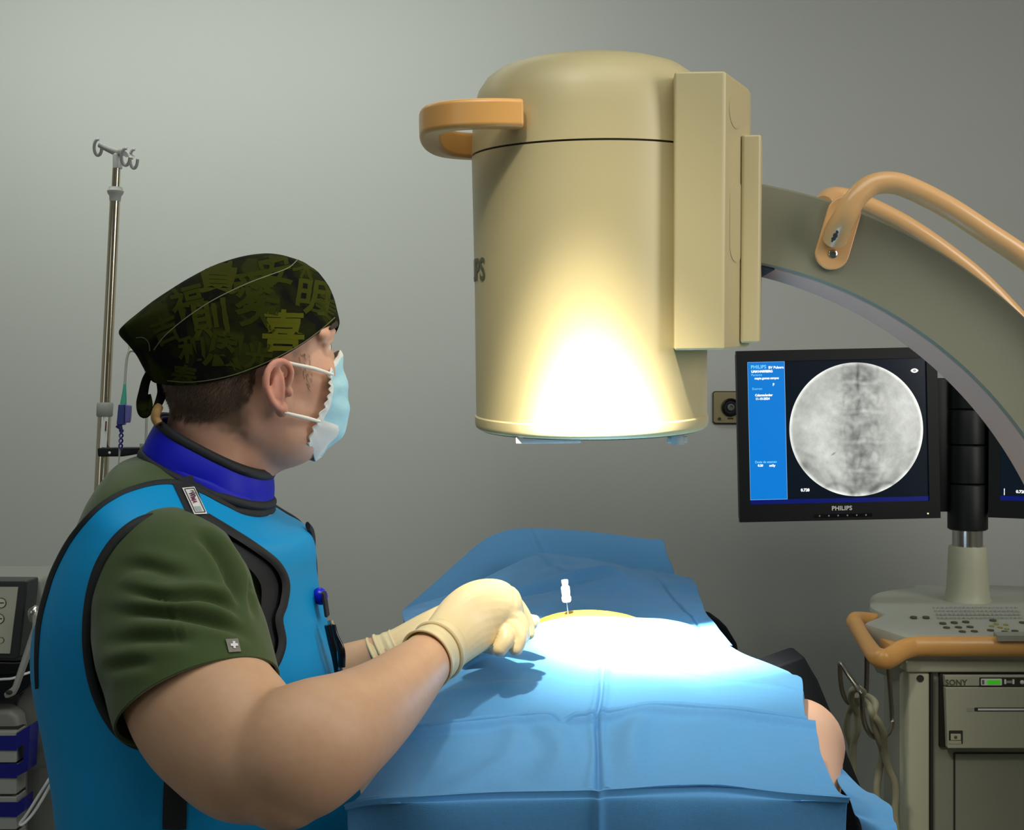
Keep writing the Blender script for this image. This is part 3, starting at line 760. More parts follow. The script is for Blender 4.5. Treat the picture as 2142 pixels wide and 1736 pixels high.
slab('paper_slot', rrect(2038, 1480, 2260, 1488, 3), pd-0.0064, 0.002, M_gap, flap)
slab('paper', rect(2046, 1482, 2260, 1486), pd-0.0070, 0.001, M_white, flap, label='white paper edge in the slot')
slab('slot_end', rrect(2022, 1480, 2038, 1488, 3), pd-0.0066, 0.002, M_greyplastic, flap)
slab('switch_recess', rrect(1985, 1528, 2014, 1556, 1), pd-0.0064, 0.002, M_gap, flap)
slab('switch_ledge', rrect(1985, 1549, 2011, 1556, 1), pd-0.0068, 0.002, M_printer, flap)
slab('power_switch', rrect(1989, 1535, 2010, 1548, 1), pd-0.0078, 0.003, M_cart, flap)
MB().ball(P(1999, 1542, pd-0.0080), (0.003, 0.001, 0.003)).build('indicator', M_key, flap)
# steel hooks hanging at the cart's left side
hk = thing('cable_hook', P(1800, 1390, 2.0), 'bent steel wire cable hooks hanging under the orange rail at the cart side', 'hook')
M_hook = mat('hook_steel', (0.30, 0.28, 0.24), 0.3, metal=1.0)
h1 = [(1813, 1345, 2.13), (1813, 1400, 2.13), (1812, 1440, 2.13), (1811, 1478, 2.13)]
MB().tube([P(*q) for q in h1], 0.0045, 10, 3).build('wire', M_hook, hk)
h2 = [(1857, 1385, 2.07), (1862, 1440, 2.07), (1866, 1500, 2.07), (1866, 1518, 2.06), (1858, 1536, 2.03), (1843, 1544, 2.0), (1825, 1540, 1.98), (1812, 1522, 1.96), (1805, 1495, 1.95), (1803, 1460, 1.95), (1801, 1448, 1.95), (1795, 1440, 1.97), (1775, 1412, 2.0), (1759, 1388, 2.02), (1757, 1395, 2.03), (1759, 1430, 2.04), (1765, 1455, 2.05), (1775, 1470, 2.06), (1790, 1476, 2.07), (1805, 1470, 2.09), (1811, 1462, 2.12)]
MB().tube([P(*q) for q in h2], 0.0043, 10, 4).build('wire', M_hook, hk)
# cable looped over the hooks
cb = thing('power_cable', P(1820, 1600, 2.0), 'thick olive cable looped over the steel hooks beside the cart', 'cable')
c1 = [(1876, 1750, 2.0), (1872, 1700, 2.0), (1874, 1665, 2.0), (1871, 1635, 2.0), (1858, 1605, 2.0), (1850, 1570, 1.99), (1848, 1535, 1.97), (1838, 1510, 1.96), (1828, 1495, 1.96), (1832, 1475, 1.97), (1824, 1462, 1.99), (1808, 1455, 2.03)]
c2 = [(1842, 1730, 2.02), (1838, 1690, 2.02), (1834, 1650, 2.02), (1840, 1610, 2.02), (1846, 1575, 2.0), (1838, 1545, 1.98), (1828, 1515, 1.97), (1822, 1485, 1.96), (1812, 1465, 2.01)]
c3 = [(1782, 1700, 2.08), (1783, 1650, 2.08), (1784, 1610, 2.08), (1785, 1560, 2.07), (1794, 1525, 2.05), (1793, 1495, 2.04), (1788, 1480, 2.03), (1780, 1462, 2.02), (1783, 1445, 2.0), (1795, 1440, 1.985), (1806, 1448, 2.0)]
c4 = [(1783, 1620, 2.1), (1781, 1565, 2.09), (1772, 1530, 2.08), (1772, 1505, 2.07), (1778, 1485, 2.06), (1788, 1470, 2.03), (1790, 1455, 2.02)]
for c in (c1, c2, c3, c4): MB().tube([P(*q) for q in c], 0.0062, 12, 6).build('cable_run', M_cable, cb)

# ================================================================ IV pole
ip = thing('iv_pole', P(222, 1000, 2.55)*Vector((1, 1, 0)) if False else (P(190, 1500, 2.55).x, 2.55, 0), 'tall chrome drip pole with grey collars and white looped hooks on top', 'pole')
D = 2.55
def ivz(py): return P(0, py, D).z
axis0 = P(213, 985, D); axis1 = P(245, 330, D); sl = (axis1-axis0)/(axis1.z-axis0.z)
def on_pole(z): return axis0+sl*(z-axis0.z)
def pole_lathe(prof, n=24):
    return MB().rings([[on_pole(z)+Vector((r*cos(2*pi*k/n), r*sin(2*pi*k/n), 0)) for k in range(n)] for r, z in prof])
pole_lathe([(0.0088, ivz(420)), (0.0088, ivz(352))]).build('upper_tube', M_polesteel, ip)
pole_lathe([(0.0115, ivz(850)), (0.0112, ivz(418))]).build('pole', M_polesteel, ip)
pole_lathe([(0.0145, 0.12), (0.0145, ivz(868))]).build('lower_tube', M_polesteel, ip)
pole_lathe([(0.010, ivz(424)), (0.012, ivz(420)), (0.0128, ivz(410)), (0.0165, ivz(405)), (0.018, ivz(400)), (0.0155, ivz(396)), (0.0145, ivz(392)), (0.009, ivz(391))]).build('collar', M_greyplastic, ip)
pole_lathe([(0.015, ivz(872)), (0.0175, ivz(869)), (0.0178, ivz(846)), (0.016, ivz(842)), (0.009, ivz(842))]).build('collar', M_greyplastic, ip)
b = MB()
hc = P(246, 330, D)
b.lathe([(0.0098, -0.024), (0.0105, -0.022), (0.0105, 0.006), (0.006, 0.010), (0, 0.010)], Matrix.Translation(hc), 20)
b.tube([P(246, 320, D), P(228, 313, D), P(207, 303, D)], [(0.010, 0.006), (0.008, 0.005), (0.006, 0.005)], 10, 3)
b.tube([P(248, 322, D), P(262, 320, D+0.03), P(280, 330, D+0.04)], [(0.008, 0.005)]*3, 10, 3)
b.tube([P(246, 320, D), P(258, 318, D-0.03), P(262, 322, D-0.05)], [(0.008, 0.005)]*3, 10, 3)
for (cx, cy, rw, rh, dd) in ((205, 308, 8, 17, D), (280, 332, 8, 20, D+0.04), (263, 328, 9, 18, D-0.05)):
    pts = [P(cx+rw*cos(t), cy+rh*sin(t), dd+0.012*sin(t)) for t in [2*pi*k/10 for k in range(9)]]
    b.tube(pts, 0.0036, 8, 3)
b.build('hook_crown', mat('clear_grey_plastic', (0.42, 0.42, 0.40), 0.25), ip)
MB().tube([on_pole(ivz(872))+Vector((0.006, -0.0135, 0)), on_pole(ivz(935))+Vector((0.006, -0.0155, 0))], [(0.0075, 0.0012)]*2, 8, 1, up=(0, 1, 0)).build('label_sticker', M_white, ip)
MB().tube([on_pole(ivz(881))+Vector((0.0095, -0.0150, 0)), on_pole(ivz(901))+Vector((0.0095, -0.0160, 0))], [(0.0016, 0.0012)]*2, 8, 1, up=(0, 1, 0)).build('sticker_print', mat('dark_red_print', (0.12, 0.02, 0.02), 0.6), ip)
MB().lathe([(0.16, 0.03), (0.17, 0.05), (0.12, 0.08), (0.03, 0.11), (0.02, 0.16), (0, 0.16)], Matrix.Translation((on_pole(0.1).x, on_pole(0.1).y, 0)), 32).build('base', M_greyplastic, ip)
for k in range(5):
    a = 2*pi*k/5; MB().ball((on_pole(0.1).x+0.15*cos(a), on_pole(0.1).y+0.15*sin(a), 0.03), 0.03).build('caster', M_black, ip)
# black clamp across the pole
cl = thing('pole_clamp', P(225, 946, D), 'black clamp arm strapped across the drip pole near its lower end', 'clamp')
b = MB(); slab('', [(203, 937), (255, 936), (292, 936), (293, 948), (255, 955), (204, 955)], D-0.022, 0.044, None, mb=b); b.build('arm', M_black, cl, True, None, 0.003)
MB().ball(P(229, 947, D-0.022), (0.003, 0.001, 0.003)).build('rivet', M_white, cl)
b = MB(); slab('', rect(291, 926, 306, 958), D-0.02, 0.04, None, mb=b); b.build('jaw', mat('jaw_grey', (0.30, 0.31, 0.27), 0.5), cl, True, None, 0.003)
# thin white drip tube frame behind the cap
dr = thing('drip_tubing', P(250, 860, 2.5), 'clear drip tubing bent over a small peg between pole and cap', 'tubing')
M_tube = mat('clear_tube', (0.42, 0.42, 0.36), 0.25, spec=0.7)
MB().tube([P(271, 704, 2.52), P(271, 738, 2.52)], 0.0030, 10, 2).build('peg', M_cart, dr)
MB().tube([P(*q) for q in ((261, 806, 2.5), (263, 775, 2.5), (266, 748, 2.5), (272, 734, 2.5), (284, 736, 2.5), (296, 745, 2.5), (303, 765, 2.5), (307, 800, 2.5), (307, 850, 2.5), (306, 900, 2.5), (305, 940, 2.5))], 0.0030, 10, 5).build('tube', M_tube, dr)
# infusion port: green plug, blue clip, blue twisted cord
pt = thing('infusion_connector', P(258, 870, 2.48), 'turquoise and navy infusion connector with a twisted blue cord, hanging beside the drip pole', 'connector')
MB().tube([P(261, 804, 2.48), P(260, 822, 2.48), P(258, 846, 2.48)], [0.0028, 0.0045, 0.0070], 12, 3).build('plug', mat('turquoise_plastic', (0.05, 0.36, 0.26), 0.4), pt)
b = MB(); slab('', [(247, 846), (260, 846), (259, 889), (243, 889)], 2.472, 0.016, None, mb=b); body_ = b.build('clip_body', mat('navy_plastic', (0.02, 0.035, 0.19), 0.4), pt, True, None, 0.002)
b = MB(); slab('', [(261, 846), (273, 848), (272, 870), (270, 884), (260, 884)], 2.474, 0.012, None, mb=b); b.build('clip_wing', mat('violet_plastic', (0.12, 0.11, 0.36), 0.4), pt, True, None, 0.002)
MB().tube([P(248, 889, 2.48), P(253, 897, 2.48), P(254, 904, 2.48)], [0.008, 0.004, 0.003], 10, 3).build('nozzle', mat('navy_plastic', (0, 0, 0)), pt)
b = MB()
for s_ in (0, pi):
    b.tube([P(254-0.13*k+3.6*cos(s_+k*0.75), 900+k*2.6, 2.48+0.004*sin(s_+k*0.75)) for k in range(17)], 0.0018, 8, 2)
b.build('twisted_cord', mat('royal_cord', (0.015, 0.015, 0.20), 0.4), pt)
MB().tube([P(251, 938, 2.48), P(249, 960, 2.48), P(246, 1010, 2.48)], [0.003, 0.0016, 0.0016], 8, 2).build('lead', M_tube, pt)

# ================================================================ device cart at the left edge
DD = 1.95
dv = thing('anaesthesia_cart', (P(0, 1500, DD).x, DD+0.1, 0), 'grey medical device trolley with drawers and blue tape, cut off by the picture edge', 'cart')
M_shell = mat('device_shell', (0.17, 0.17, 0.15), 0.5, bump=(250, 0.04), vary=(4, 0.4, (0.21, 0.21, 0.18)))
M_shell2 = mat('device_shell_light', (0.27, 0.27, 0.24), 0.45, bump=(250, 0.04))
M_drawer = mat('drawer_white', (0.40, 0.40, 0.36), 0.45)
M_tape = mat('blue_tape', (0.006, 0.008, 0.22), 0.35)
slab('rear_shell', [(-260, 1212), (0, 1214), (40, 1208), (86, 1207), (95, 1260), (95, 1400), (-260, 1400)], DD+0.10, 0.20, M_shell2, dv, 0.01)
slab('body', [(-260, 1490), (28, 1490), (34, 1462), (50, 1435), (80, 1414), (120, 1412), (120, 2600), (-260, 2600)], DD+0.06, 0.36, M_shell, dv, 0.008)
slab('body_rim', [(-260, 1484), (20, 1484), (36, 1500), (42, 1530), (42, 2500), (36, 2550), (-260, 2550)], DD+0.03, 0.05, M_shell2, dv, 0.01)
for (a, b2) in ((1530, 1596), (1600, 1662), (1667, 1736), (1742, 1860), (1866, 2000), (2006, 2300)):
    slab('drawer', rrect(-240, a, 34, b2, 3), DD, 0.04, M_drawer, dv, 0.002)
slab('drawer_gap', rect(-250, 1525, 38, 2320), DD+0.012, 0.03, M_gap, dv)
for (x0, y0, y0b, y1, y1b, w) in ((-240, 1541, 1539, 1568, 1570, 1), (-240, 1599, 1597, 1624, 1628, 1), (-240, 1680, 1678, 1706, 1709, 1)):
    slab('tape_strip', [(x0, y0), (35, y0b), (35, y1b), (x0, y1)], DD-0.002, 0.0015, M_tape, dv)
slab('tape_strip', [(35, 1534), (63, 1517), (58, 1612), (35, 1624), (35, 1600), (49, 1590), (51, 1556), (35, 1566)], DD-0.002, 0.036, M_tape, dv)
slab('tape_strip', [(35, 1680), (52, 1667), (51, 1696), (35, 1708)], DD-0.002, 0.034, M_tape, dv)
slab('black_tray', [(-260, 1375), (30, 1382), (80, 1378), (80, 1400), (78, 1420), (40, 1452), (10, 1470), (-260, 1470)], DD+0.02, 0.25, M_blackgloss, dv, 0.005)
cdv = MB().tube([P(*q) for q in ((-100, 1428, DD), (0, 1421, DD), (25, 1419, DD), (48, 1411, DD+0.01), (82, 1400, DD+0.03))], 0.0022, 8, 5).build('white_lead', M_white, dv, label='white lead crossing the tray')
# control screen on the trolley
cs = thing('control_screen', P(-40, 1290, DD), 'dark-framed control panel with beige face and round buttons, on the grey trolley', 'control panel')
slab('frame', [(-240, 1213), (56, 1215), (55, 1240), (40, 1375), (30, 1380), (-240, 1372)], DD-0.02, 0.05, mat('dark_frame', (0.02, 0.024, 0.024), 0.4), cs, 0.003)
fc = slab('face', [(-230, 1227), (37, 1228), (20, 1367), (-230, 1362)], DD-0.0225, 0.004, mat('panel_beige', (0.33, 0.33, 0.26), 0.5, emit=((0.30, 0.31, 0.24), 0.12)), cs, 0.0)
for (x, y) in ((3, 1261), (-1, 1294), (-50, 1261), (-54, 1294), (3, 1339)):
    big = y < 1330
    T = Matrix.Translation(P(x, y, DD-0.0226)) @ FRONT
    rr_ = 0.0088 if big else 0.005
    k = MB().lathe([(rr_, 0), (rr_, -0.001), (rr_*0.9, -0.0018), (0, -0.0018)], T, 24).build('round_button', mat('button_rim', (0.06, 0.07, 0.02), 0.5), fc)
    MB().lathe([(rr_*0.84, -0.0018), (rr_*0.84, -0.0024), (0, -0.0024)], T, 24).build('round_button', mat('button_face', (0.62, 0.62, 0.52), 0.4) if big else M_cart, fc)
    if big:
        b = MB().box(P(x, y, DD-0.0253), (0.0042, 0.0003, 0.0008)); b.build('button_mark', M_gap, fc, False)
# silver lever arm
lv = thing('lever_arm', P(50, 1370, DD-0.03), 'slanted grey metal support arm beside the dark control panel', 'support arm')
pts = [(72, 1279), (80, 1290), (76, 1320), (32, 1443), (24, 1458), (10, 1462), (6, 1452), (14, 1445), (24, 1438), (66, 1312), (66, 1290)]
slab('arm', pts, DD-0.055, 0.018, M_greyplastic, lv, 0.003)
MB().tube([P(76, 1268, DD-0.03), P(70, 1280, DD-0.03), P(66, 1300, DD-0.03)], [0.004, 0.010, 0.004], 12, 3).build('arm_joint', M_steel, lv)
MB().ball(P(19, 1448, DD-0.058), (0.006, 0.002, 0.004)).build('screw', M_gap, lv)
# white cables hanging low left
wc = thing('white_cables', P(80, 1640, 1.85), 'pair of white cables hanging in a slanted loop beside the trolley', 'cable')
MB().tube([P(*q) for q in ((100, 1540, 2.04), (118, 1590, 1.90), (108, 1620, 1.86), (80, 1665, 1.86), (55, 1705, 1.86), (42, 1722, 1.86), (48, 1724, 1.86), (70, 1700, 1.87), (95, 1660, 1.88), (112, 1625, 1.88), (116, 1590, 1.92), (100, 1550, 2.04))], 0.0024, 8, 5).build('cable', M_white, wc)
MB().tube([P(*q) for q in ((104, 1545, 2.04), (108, 1560, 1.94), (101, 1577, 1.92), (100, 1592, 1.92), (106, 1602, 1.93), (112, 1590, 2.04))], 0.0026, 8, 5).build('cable', M_greyplastic, wc)
# ================================================================ operating table
tb = thing('operating_table', (0.15, 1.75, 0.0), 'black padded operating table under the drapes, dark arm boards beside the patient', 'table')
M_pad = mat('black_vinyl', (0.005, 0.006, 0.008), 0.8, bump=(120, 0.05), spec=0.06)
MB().box((0.13, 1.78, 0.965), (0.25, 0.66, 0.035), None, 0.02, 3).build('mattress', M_pad, tb)
MB().box((0.13, 1.78, 0.915), (0.24, 0.65, 0.014), None, 0.004).build('table_frame', M_steel, tb)
MB().box((0.10, 2.22, 0.50), (0.13, 0.20, 0.40), None, 0.02).build('pedestal', M_greyplastic, tb)
MB().box((0.10, 2.25, 0.06), (0.25, 0.40, 0.06), None, 0.02).build('base', M_greyplastic, tb)
b = MB(); slab('', [(1600, 1401), (1678, 1373), (1684, 1376), (1700, 1404), (1712, 1424), (1748, 1512), (1776, 1585), (1802, 1648), (1840, 1760), (1890, 1980), (1640, 1980), (1630, 1520), (1605, 1440)], 1.64, 0.07, None, mb=b)
b.build('arm_board', M_pad, tb, True, None, 0.010, 3)
b = MB(); slab('', [(1440, 1300), (1487, 1293), (1500, 1297), (1521, 1312), (1543, 1348), (1560, 1450), (1440, 1450)], 1.86, 0.08, None, mb=b)
b.build('arm_board', M_pad, tb, True, None, 0.008, 3)
b = MB(); slab('', [(1700, 1575), (1760, 1610), (1790, 1660), (1830, 1900), (1690, 1900)], 1.40, 0.05, None, mb=b); b.build('side_pad', M_pad, tb, True, None, 0.006)

# ================================================================ patient lying prone
def person_label(o, l): return tag(o, l, 'person')
pb = MB()
pb.limb([(Vector((0.125, 2.00, 1.095)), 0.16, 0.075), (Vector((0.12, 1.72, 1.095)), 0.185, 0.080), (Vector((0.11, 1.50, 1.075)), 0.17, 0.062), (Vector((0.10, 1.28, 1.06)), 0.16, 0.050)], 24, 6, up=(0, 0, 1))
pb.limb([(Vector((0.12, 1.745, 1.162)), 0.10, 0.038), (Vector((0.115, 1.665, 1.174)), 0.098, 0.0405), (Vector((0.115, 1.60, 1.150)), 0.09, 0.035)], 24, 6, up=(0, 0, 1))
pb.limb([(P(1250, 1330, 2.0), 0.05, 0.05), (P(1200, 1300, 2.18), 0.07, 0.07)], 20, 4, up=(0, 0, 1))
pb.ball(P(1180, 1262, 2.17), (0.078, 0.095, 0.075))
pb.limb([(P(1500, 1500, 1.70), 0.045, 0.045), (P(1655, 1548, 1.50), 0.056, 0.056), (P(1672, 1575, 1.42), 0.052, 0.06), (P(1680, 1660, 1.30), 0.04, 0.05), (P(1660, 1760, 1.22), 0.03, 0.03)], 24, 6, up=(0, 0, 1))
for s in (-1, 1):
    pb.limb([(Vector((0.10+s*0.085, 1.30, 1.06)), 0.080, 0.055), (Vector((0.10+s*0.09, 1.20, 1.045)), 0.055, 0.045)], 20, 4, up=(0, 0, 1))
me = remesh(pb.V, pb.F, 0.006, 5)
M_pskin = attr_mat('patient_skin', 0.5, bump=(90, 0.12), sss=0.05)
patient = link('person', me, M_pskin)
person_label(patient, 'patient lying face down under blue drapes with one bare arm showing')
def pcol(co):
    t = smoothstep(0.155, 0.12, abs(co.x-0.12))*smoothstep(1.50, 1.58, co.y)*smoothstep(1.17, 1.19, co.z)
    sk = (0.60, 0.37, 0.27)
    n = 0.04*noise.noise(co*14)
    return (lerp(sk[0]+n, 0.72, t), lerp(sk[1]+n, 0.42, t), lerp(sk[2]+n, 0.03, t))
colour(patient, pcol)

# ================================================================ drapes
def drape_mat(name, c):
    m = mat(name, c, 0.62, bump=(900, 0.10), vary=(220, 0.35, tuple(x*0.88 for x in c)), spec=0.35, sheen=0.1)
    nt = m.node_tree; bs = nt.nodes['Principled BSDF']
    tr = nt.nodes.new('ShaderNodeBsdfTranslucent'); tr.inputs[0].default_value = (*c, 1)
    mx = nt.nodes.new('ShaderNodeMixShader'); mx.inputs[0].default_value = 0.14
    out = nt.nodes['Material Output']
    nt.links.new(bs.outputs[0], mx.inputs[1]); nt.links.new(tr.outputs[0], mx.inputs[2]); nt.links.new(mx.outputs[0], out.inputs[0])
    return m
M_drape = drape_mat('drape_blue', (0.10, 0.345, 0.70))
def sheet(name, rows, su, sv, fn, m, parent, thick=0.0008):
    """rows of control points interpolated both ways; fn(u, v, point) displaces"""
    R1 = [catmull([tuple(P(*q)) if len(q) == 3 and q[2] > 0 else tuple(q) for q in r], su) for r in rows]
    nc = len(R1[0]); cols = [catmull([r[j] for r in R1], sv) for j in range(nc)]
    nr = len(cols[0]); V = []
    for i in range(nr):
        for j in range(nc):
            V.append(fn(j/su, i/sv, Vector(cols[j][i])))
    Fc = [(i*nc+j, i*nc+j+1, (i+1)*nc+j+1, (i+1)*nc+j) for i in range(nr-1) for j in range(nc-1)]
    o = mk(name, V, Fc, m, parent, True)
    o.data.polygons.foreach_set('use_smooth', [True]*len(Fc))
    nosharp(o)
    s = o.modifiers.new('thick', 'SOLIDIFY'); s.thickness = thick; s.offset = -1
    return o
def g(x, w): return math.exp(-(x/w)**2)
dp = thing('surgical_drape', P(1240, 1500, 1.3), 'pleated blue surgical drape spread over the patient, white-hot under the lamp at its ridge', 'drape')
rowsC = [
 [(1020, 1420, 1.58), (1060, 1385, 1.62), (1110, 1345, 1.66), (1200, 1322, 1.70), (1300, 1320, 1.70), (1400, 1328, 1.70), (1480, 1350, 1.69), (1560, 1392, 1.67), (1640, 1424, 1.66)],
 [(1000, 1376, 1.51), (1047, 1347, 1.55), (1105, 1311, 1.60), (1200, 1291, 1.63), (1300, 1288, 1.63), (1400, 1296, 1.63), (1480, 1321, 1.62), (1558, 1366, 1.61), (1642, 1402, 1.60)],
 [(945, 1420, 1.42), (1005, 1388, 1.46), (1080, 1362, 1.50), (1175, 1345, 1.53), (1275, 1340, 1.53), (1385, 1346, 1.53), (1482, 1362, 1.53), (1575, 1390, 1.52), (1655, 1408, 1.52)],
 [(905, 1462, 1.35), (985, 1432, 1.38), (1075, 1415, 1.41), (1170, 1402, 1.43), (1262, 1398, 1.43), (1380, 1400, 1.43), (1485, 1410, 1.43), (1590, 1420, 1.43), (1677, 1418, 1.44)],
 [(875, 1505, 1.29), (970, 1480, 1.32), (1070, 1462, 1.34), (1165, 1455, 1.35), (1258, 1450, 1.35), (1380, 1445, 1.35), (1490, 1452, 1.35), (1595, 1462, 1.35), (1681, 1472, 1.36)],
 [(850, 1537, 1.245), (950, 1524, 1.26), (1050, 1512, 1.275), (1125, 1505, 1.28), (1250, 1503, 1.28), (1375, 1490, 1.29), (1500, 1498, 1.285), (1600, 1508, 1.28), (1690, 1517, 1.28)],
 [(800, 1603, 1.17), (920, 1590, 1.18), (1030, 1582, 1.19), (1140, 1575, 1.195), (1252, 1572, 1.195), (1360, 1566, 1.20), (1480, 1570, 1.195), (1600, 1578, 1.19), (1720, 1588, 1.18)],
 [(745, 1674, 1.105), (800, 1661, 1.11), (905, 1656, 1.112), (1050, 1650, 1.115), (1253, 1646, 1.115), (1400, 1638, 1.12), (1505, 1637, 1.12), (1640, 1648, 1.112), (1752, 1655, 1.11)],
 [(720, 1683, 1.095), (782, 1668, 1.097), (900, 1662, 1.098), (1050, 1655, 1.10), (1254, 1651, 1.10), (1400, 1643, 1.102), (1505, 1641, 1.102), (1640, 1655, 1.10), (1778, 1668, 1.095)],
 [(722, 1692, 1.094), (784, 1680, 1.095), (902, 1675, 1.096), (1050, 1668, 1.098), (1254, 1664, 1.098), (1400, 1656, 1.10), (1505, 1654, 1.10), (1640, 1668, 1.098), (1776, 1678, 1.094)],
 [(728, 1750, 1.10), (790, 1748, 1.10), (905, 1748, 1.09), (1050, 1748, 1.09), (1254, 1748, 1.095), (1400, 1748, 1.09), (1505, 1748, 1.09), (1640, 1748, 1.095), (1770, 1750, 1.10)],
 [(735, 2300, 1.10), (800, 2300, 1.09), (905, 2300, 1.10), (1050, 2300, 1.08), (1254, 2300, 1.10), (1400, 2300, 1.08), (1505, 2300, 1.10), (1640, 2300, 1.09), (1765, 2300, 1.10)]]
def fC(u, v, p):
    # crisp packing creases: one lengthways, one across, and soft pillows between
    mid = 4.0-0.01
    top = 1-smoothstep(7.6, 8.0, v)
    k = smoothstep(2.2, 3.2, v)
    dz = -0.0055*g(u-mid, 0.035)*k+0.0030*g(u-mid-0.09, 0.06)*k+0.0022*g(u-mid+0.09, 0.06)*k
    gap = 1-0.85*g(u-3.45, 0.13)
    dz += (-0.017*g(v-5.0, 0.045)+0.010*g(v-5.12, 0.07)+0.008*g(v-4.89, 0.07))*gap
    # folds fanning out below the cross crease
    for (u0, du, a, w) in ((4.75, -0.10, 0.010, 0.30), (3.1, 0.22, 0.009, 0.30), (2.3, 0.05, 0.005, 0.3), (6.0, 0.1, 0.004, 0.35)):
        dz += a*g(u-(u0+du*(v-5.0)), w)*smoothstep(4.95, 5.5, v)*(1-smoothstep(5.7, 7.4, v))
    dz += 0.005*g(v-2.0-0.10*(u-3), 0.10)*(1-smoothstep(1.6, 4.5, u))      # ripple by the hand
    dz += 0.003*g(v-3.2-0.2*(u-1), 0.15)*(1-smoothstep(1.5, 3.5, u))
    dz += 0.0035*noise.noise(Vector((p.x*9, p.y*9, 1.0)))+0.0012*noise.noise(Vector((p.x*30, p.y*30, 4.0)))
    dz += 0.003*g(v-3.05-0.18*(u-5), 0.07)*smoothstep(4.3, 5.4, u)*(1-smoothstep(7.2, 7.9, u))
    q = Vector(p); q.z += dz*top
    q.x += 0.007*smoothstep(4.93, 5.0, v)*(1-smoothstep(5.2, 6.0, v))*smoothstep(7.0, 8.0, u)
    q.y += (1-top)*(0.004*noise.noise(Vector((p.x*6, p.z*5, 2)))-0.004*g(u-mid, 0.05))
    return q
sheet('top_sheet', rowsC, 44, 40, fC, M_drape, dp)
# torn step in the right edge: a second layer under the sheet
rowsU = [[(1640, 1392, 1.62), (1660, 1402, 1.61), (1676, 1416, 1.60)], [(1640, 1440, 1.50), (1660, 1442, 1.50), (1680, 1448, 1.50)], [(1650, 1510, 1.40), (1680, 1514, 1.40), (1701, 1518, 1.40)], [(1680, 1580, 1.27), (1705, 1582, 1.27), (1724, 1586, 1.27)], [(1700, 1640, 1.17), (1722, 1648, 1.17), (1750, 1654, 1.17)]]
rowsU = [[(1560, 1376, 1.625), (1610, 1398, 1.615), (1649, 1401, 1.60)], [(1560, 1412, 1.50), (1620, 1424, 1.50), (1679, 1438, 1.50)], [(1580, 1490, 1.37), (1630, 1500, 1.37), (1684, 1504, 1.37)]]
sheet('under_layer', rowsU, 10, 10, lambda u, v, p: p-Vector((0, 0, 0.002)), M_drape, dp)
# middle sheet running up to the head end
rowsB = [
 [(842, 1276, 1.98), (905, 1256, 2.02), (980, 1225, 2.06), (1060, 1186, 2.10), (1130, 1158, 2.12), (1205, 1165, 2.12), (1290, 1180, 2.12), (1370, 1194, 2.10), (1450, 1210, 2.08)],
 [(841, 1283, 1.92), (908, 1268, 1.95), (990, 1248, 1.97), (1075, 1222, 1.98), (1165, 1199, 1.99), (1265, 1190, 1.99), (1340, 1200, 1.99), (1400, 1212, 1.99), (1455, 1222, 1.98)],
 [(842, 1290, 1.87), (912, 1278, 1.90), (1000, 1258, 1.91), (1085, 1240, 1.92), (1185, 1218, 1.93), (1285, 1199, 1.94), (1350, 1212, 1.94), (1405, 1224, 1.94), (1460, 1236, 1.94)],
 [(847, 1306, 1.78), (930, 1296, 1.80), (1020, 1280, 1.82), (1110, 1262, 1.84), (1200, 1252, 1.85), (1290, 1246, 1.85), (1360, 1250, 1.85), (1415, 1256, 1.85), (1470, 1262, 1.85)],
 [(858, 1330, 1.69), (950, 1320, 1.71), (1040, 1306, 1.73), (1130, 1296, 1.74), (1210, 1294, 1.74), (1300, 1294, 1.74), (1385, 1294, 1.74), (1440, 1290, 1.75), (1479, 1286, 1.77)],
 [(880, 1370, 1.60), (965, 1375, 1.62), (1050, 1345, 1.64), (1130, 1335, 1.68), (1210, 1335, 1.69), (1300, 1335, 1.69), (1390, 1335, 1.69), (1465, 1335, 1.69), (1532, 1346, 1.68)]]
def fB(u, v, p):
    dz = 0.010*g(v-1.72-0.12*(5-u)*0.4, 0.20)*smoothstep(1.0, 3.0, u)*(1-smoothstep(4.8, 5.3, u))
    dz -= 0.006*g(v-2.12-0.02*(5-u), 0.10)*smoothstep(2.0, 3.0, u)*(1-smoothstep(4.8, 5.3, u))
    dz += 0.004*g(u-4.0-0.35*v, 0.12)*(1-smoothstep(1.0, 1.6, v))
    dz += 0.004*g(u-3.9-0.3*v, 0.05)*(1-smoothstep(0.8, 1.6, v))
    dz += 0.005*noise.noise(Vector((p.x*10, p.y*14, 3.0)))+0.0025*noise.noise(Vector((p.x*26, p.y*30, 7.0)))
    dz -= 0.004*g(u-6.3-0.2*v, 0.05)
    return p+Vector((0, 0, dz*(0.3 if v < 0.1 else 1)))
sheet('middle_sheet', rowsB, 24, 22, fB, M_drape, dp)
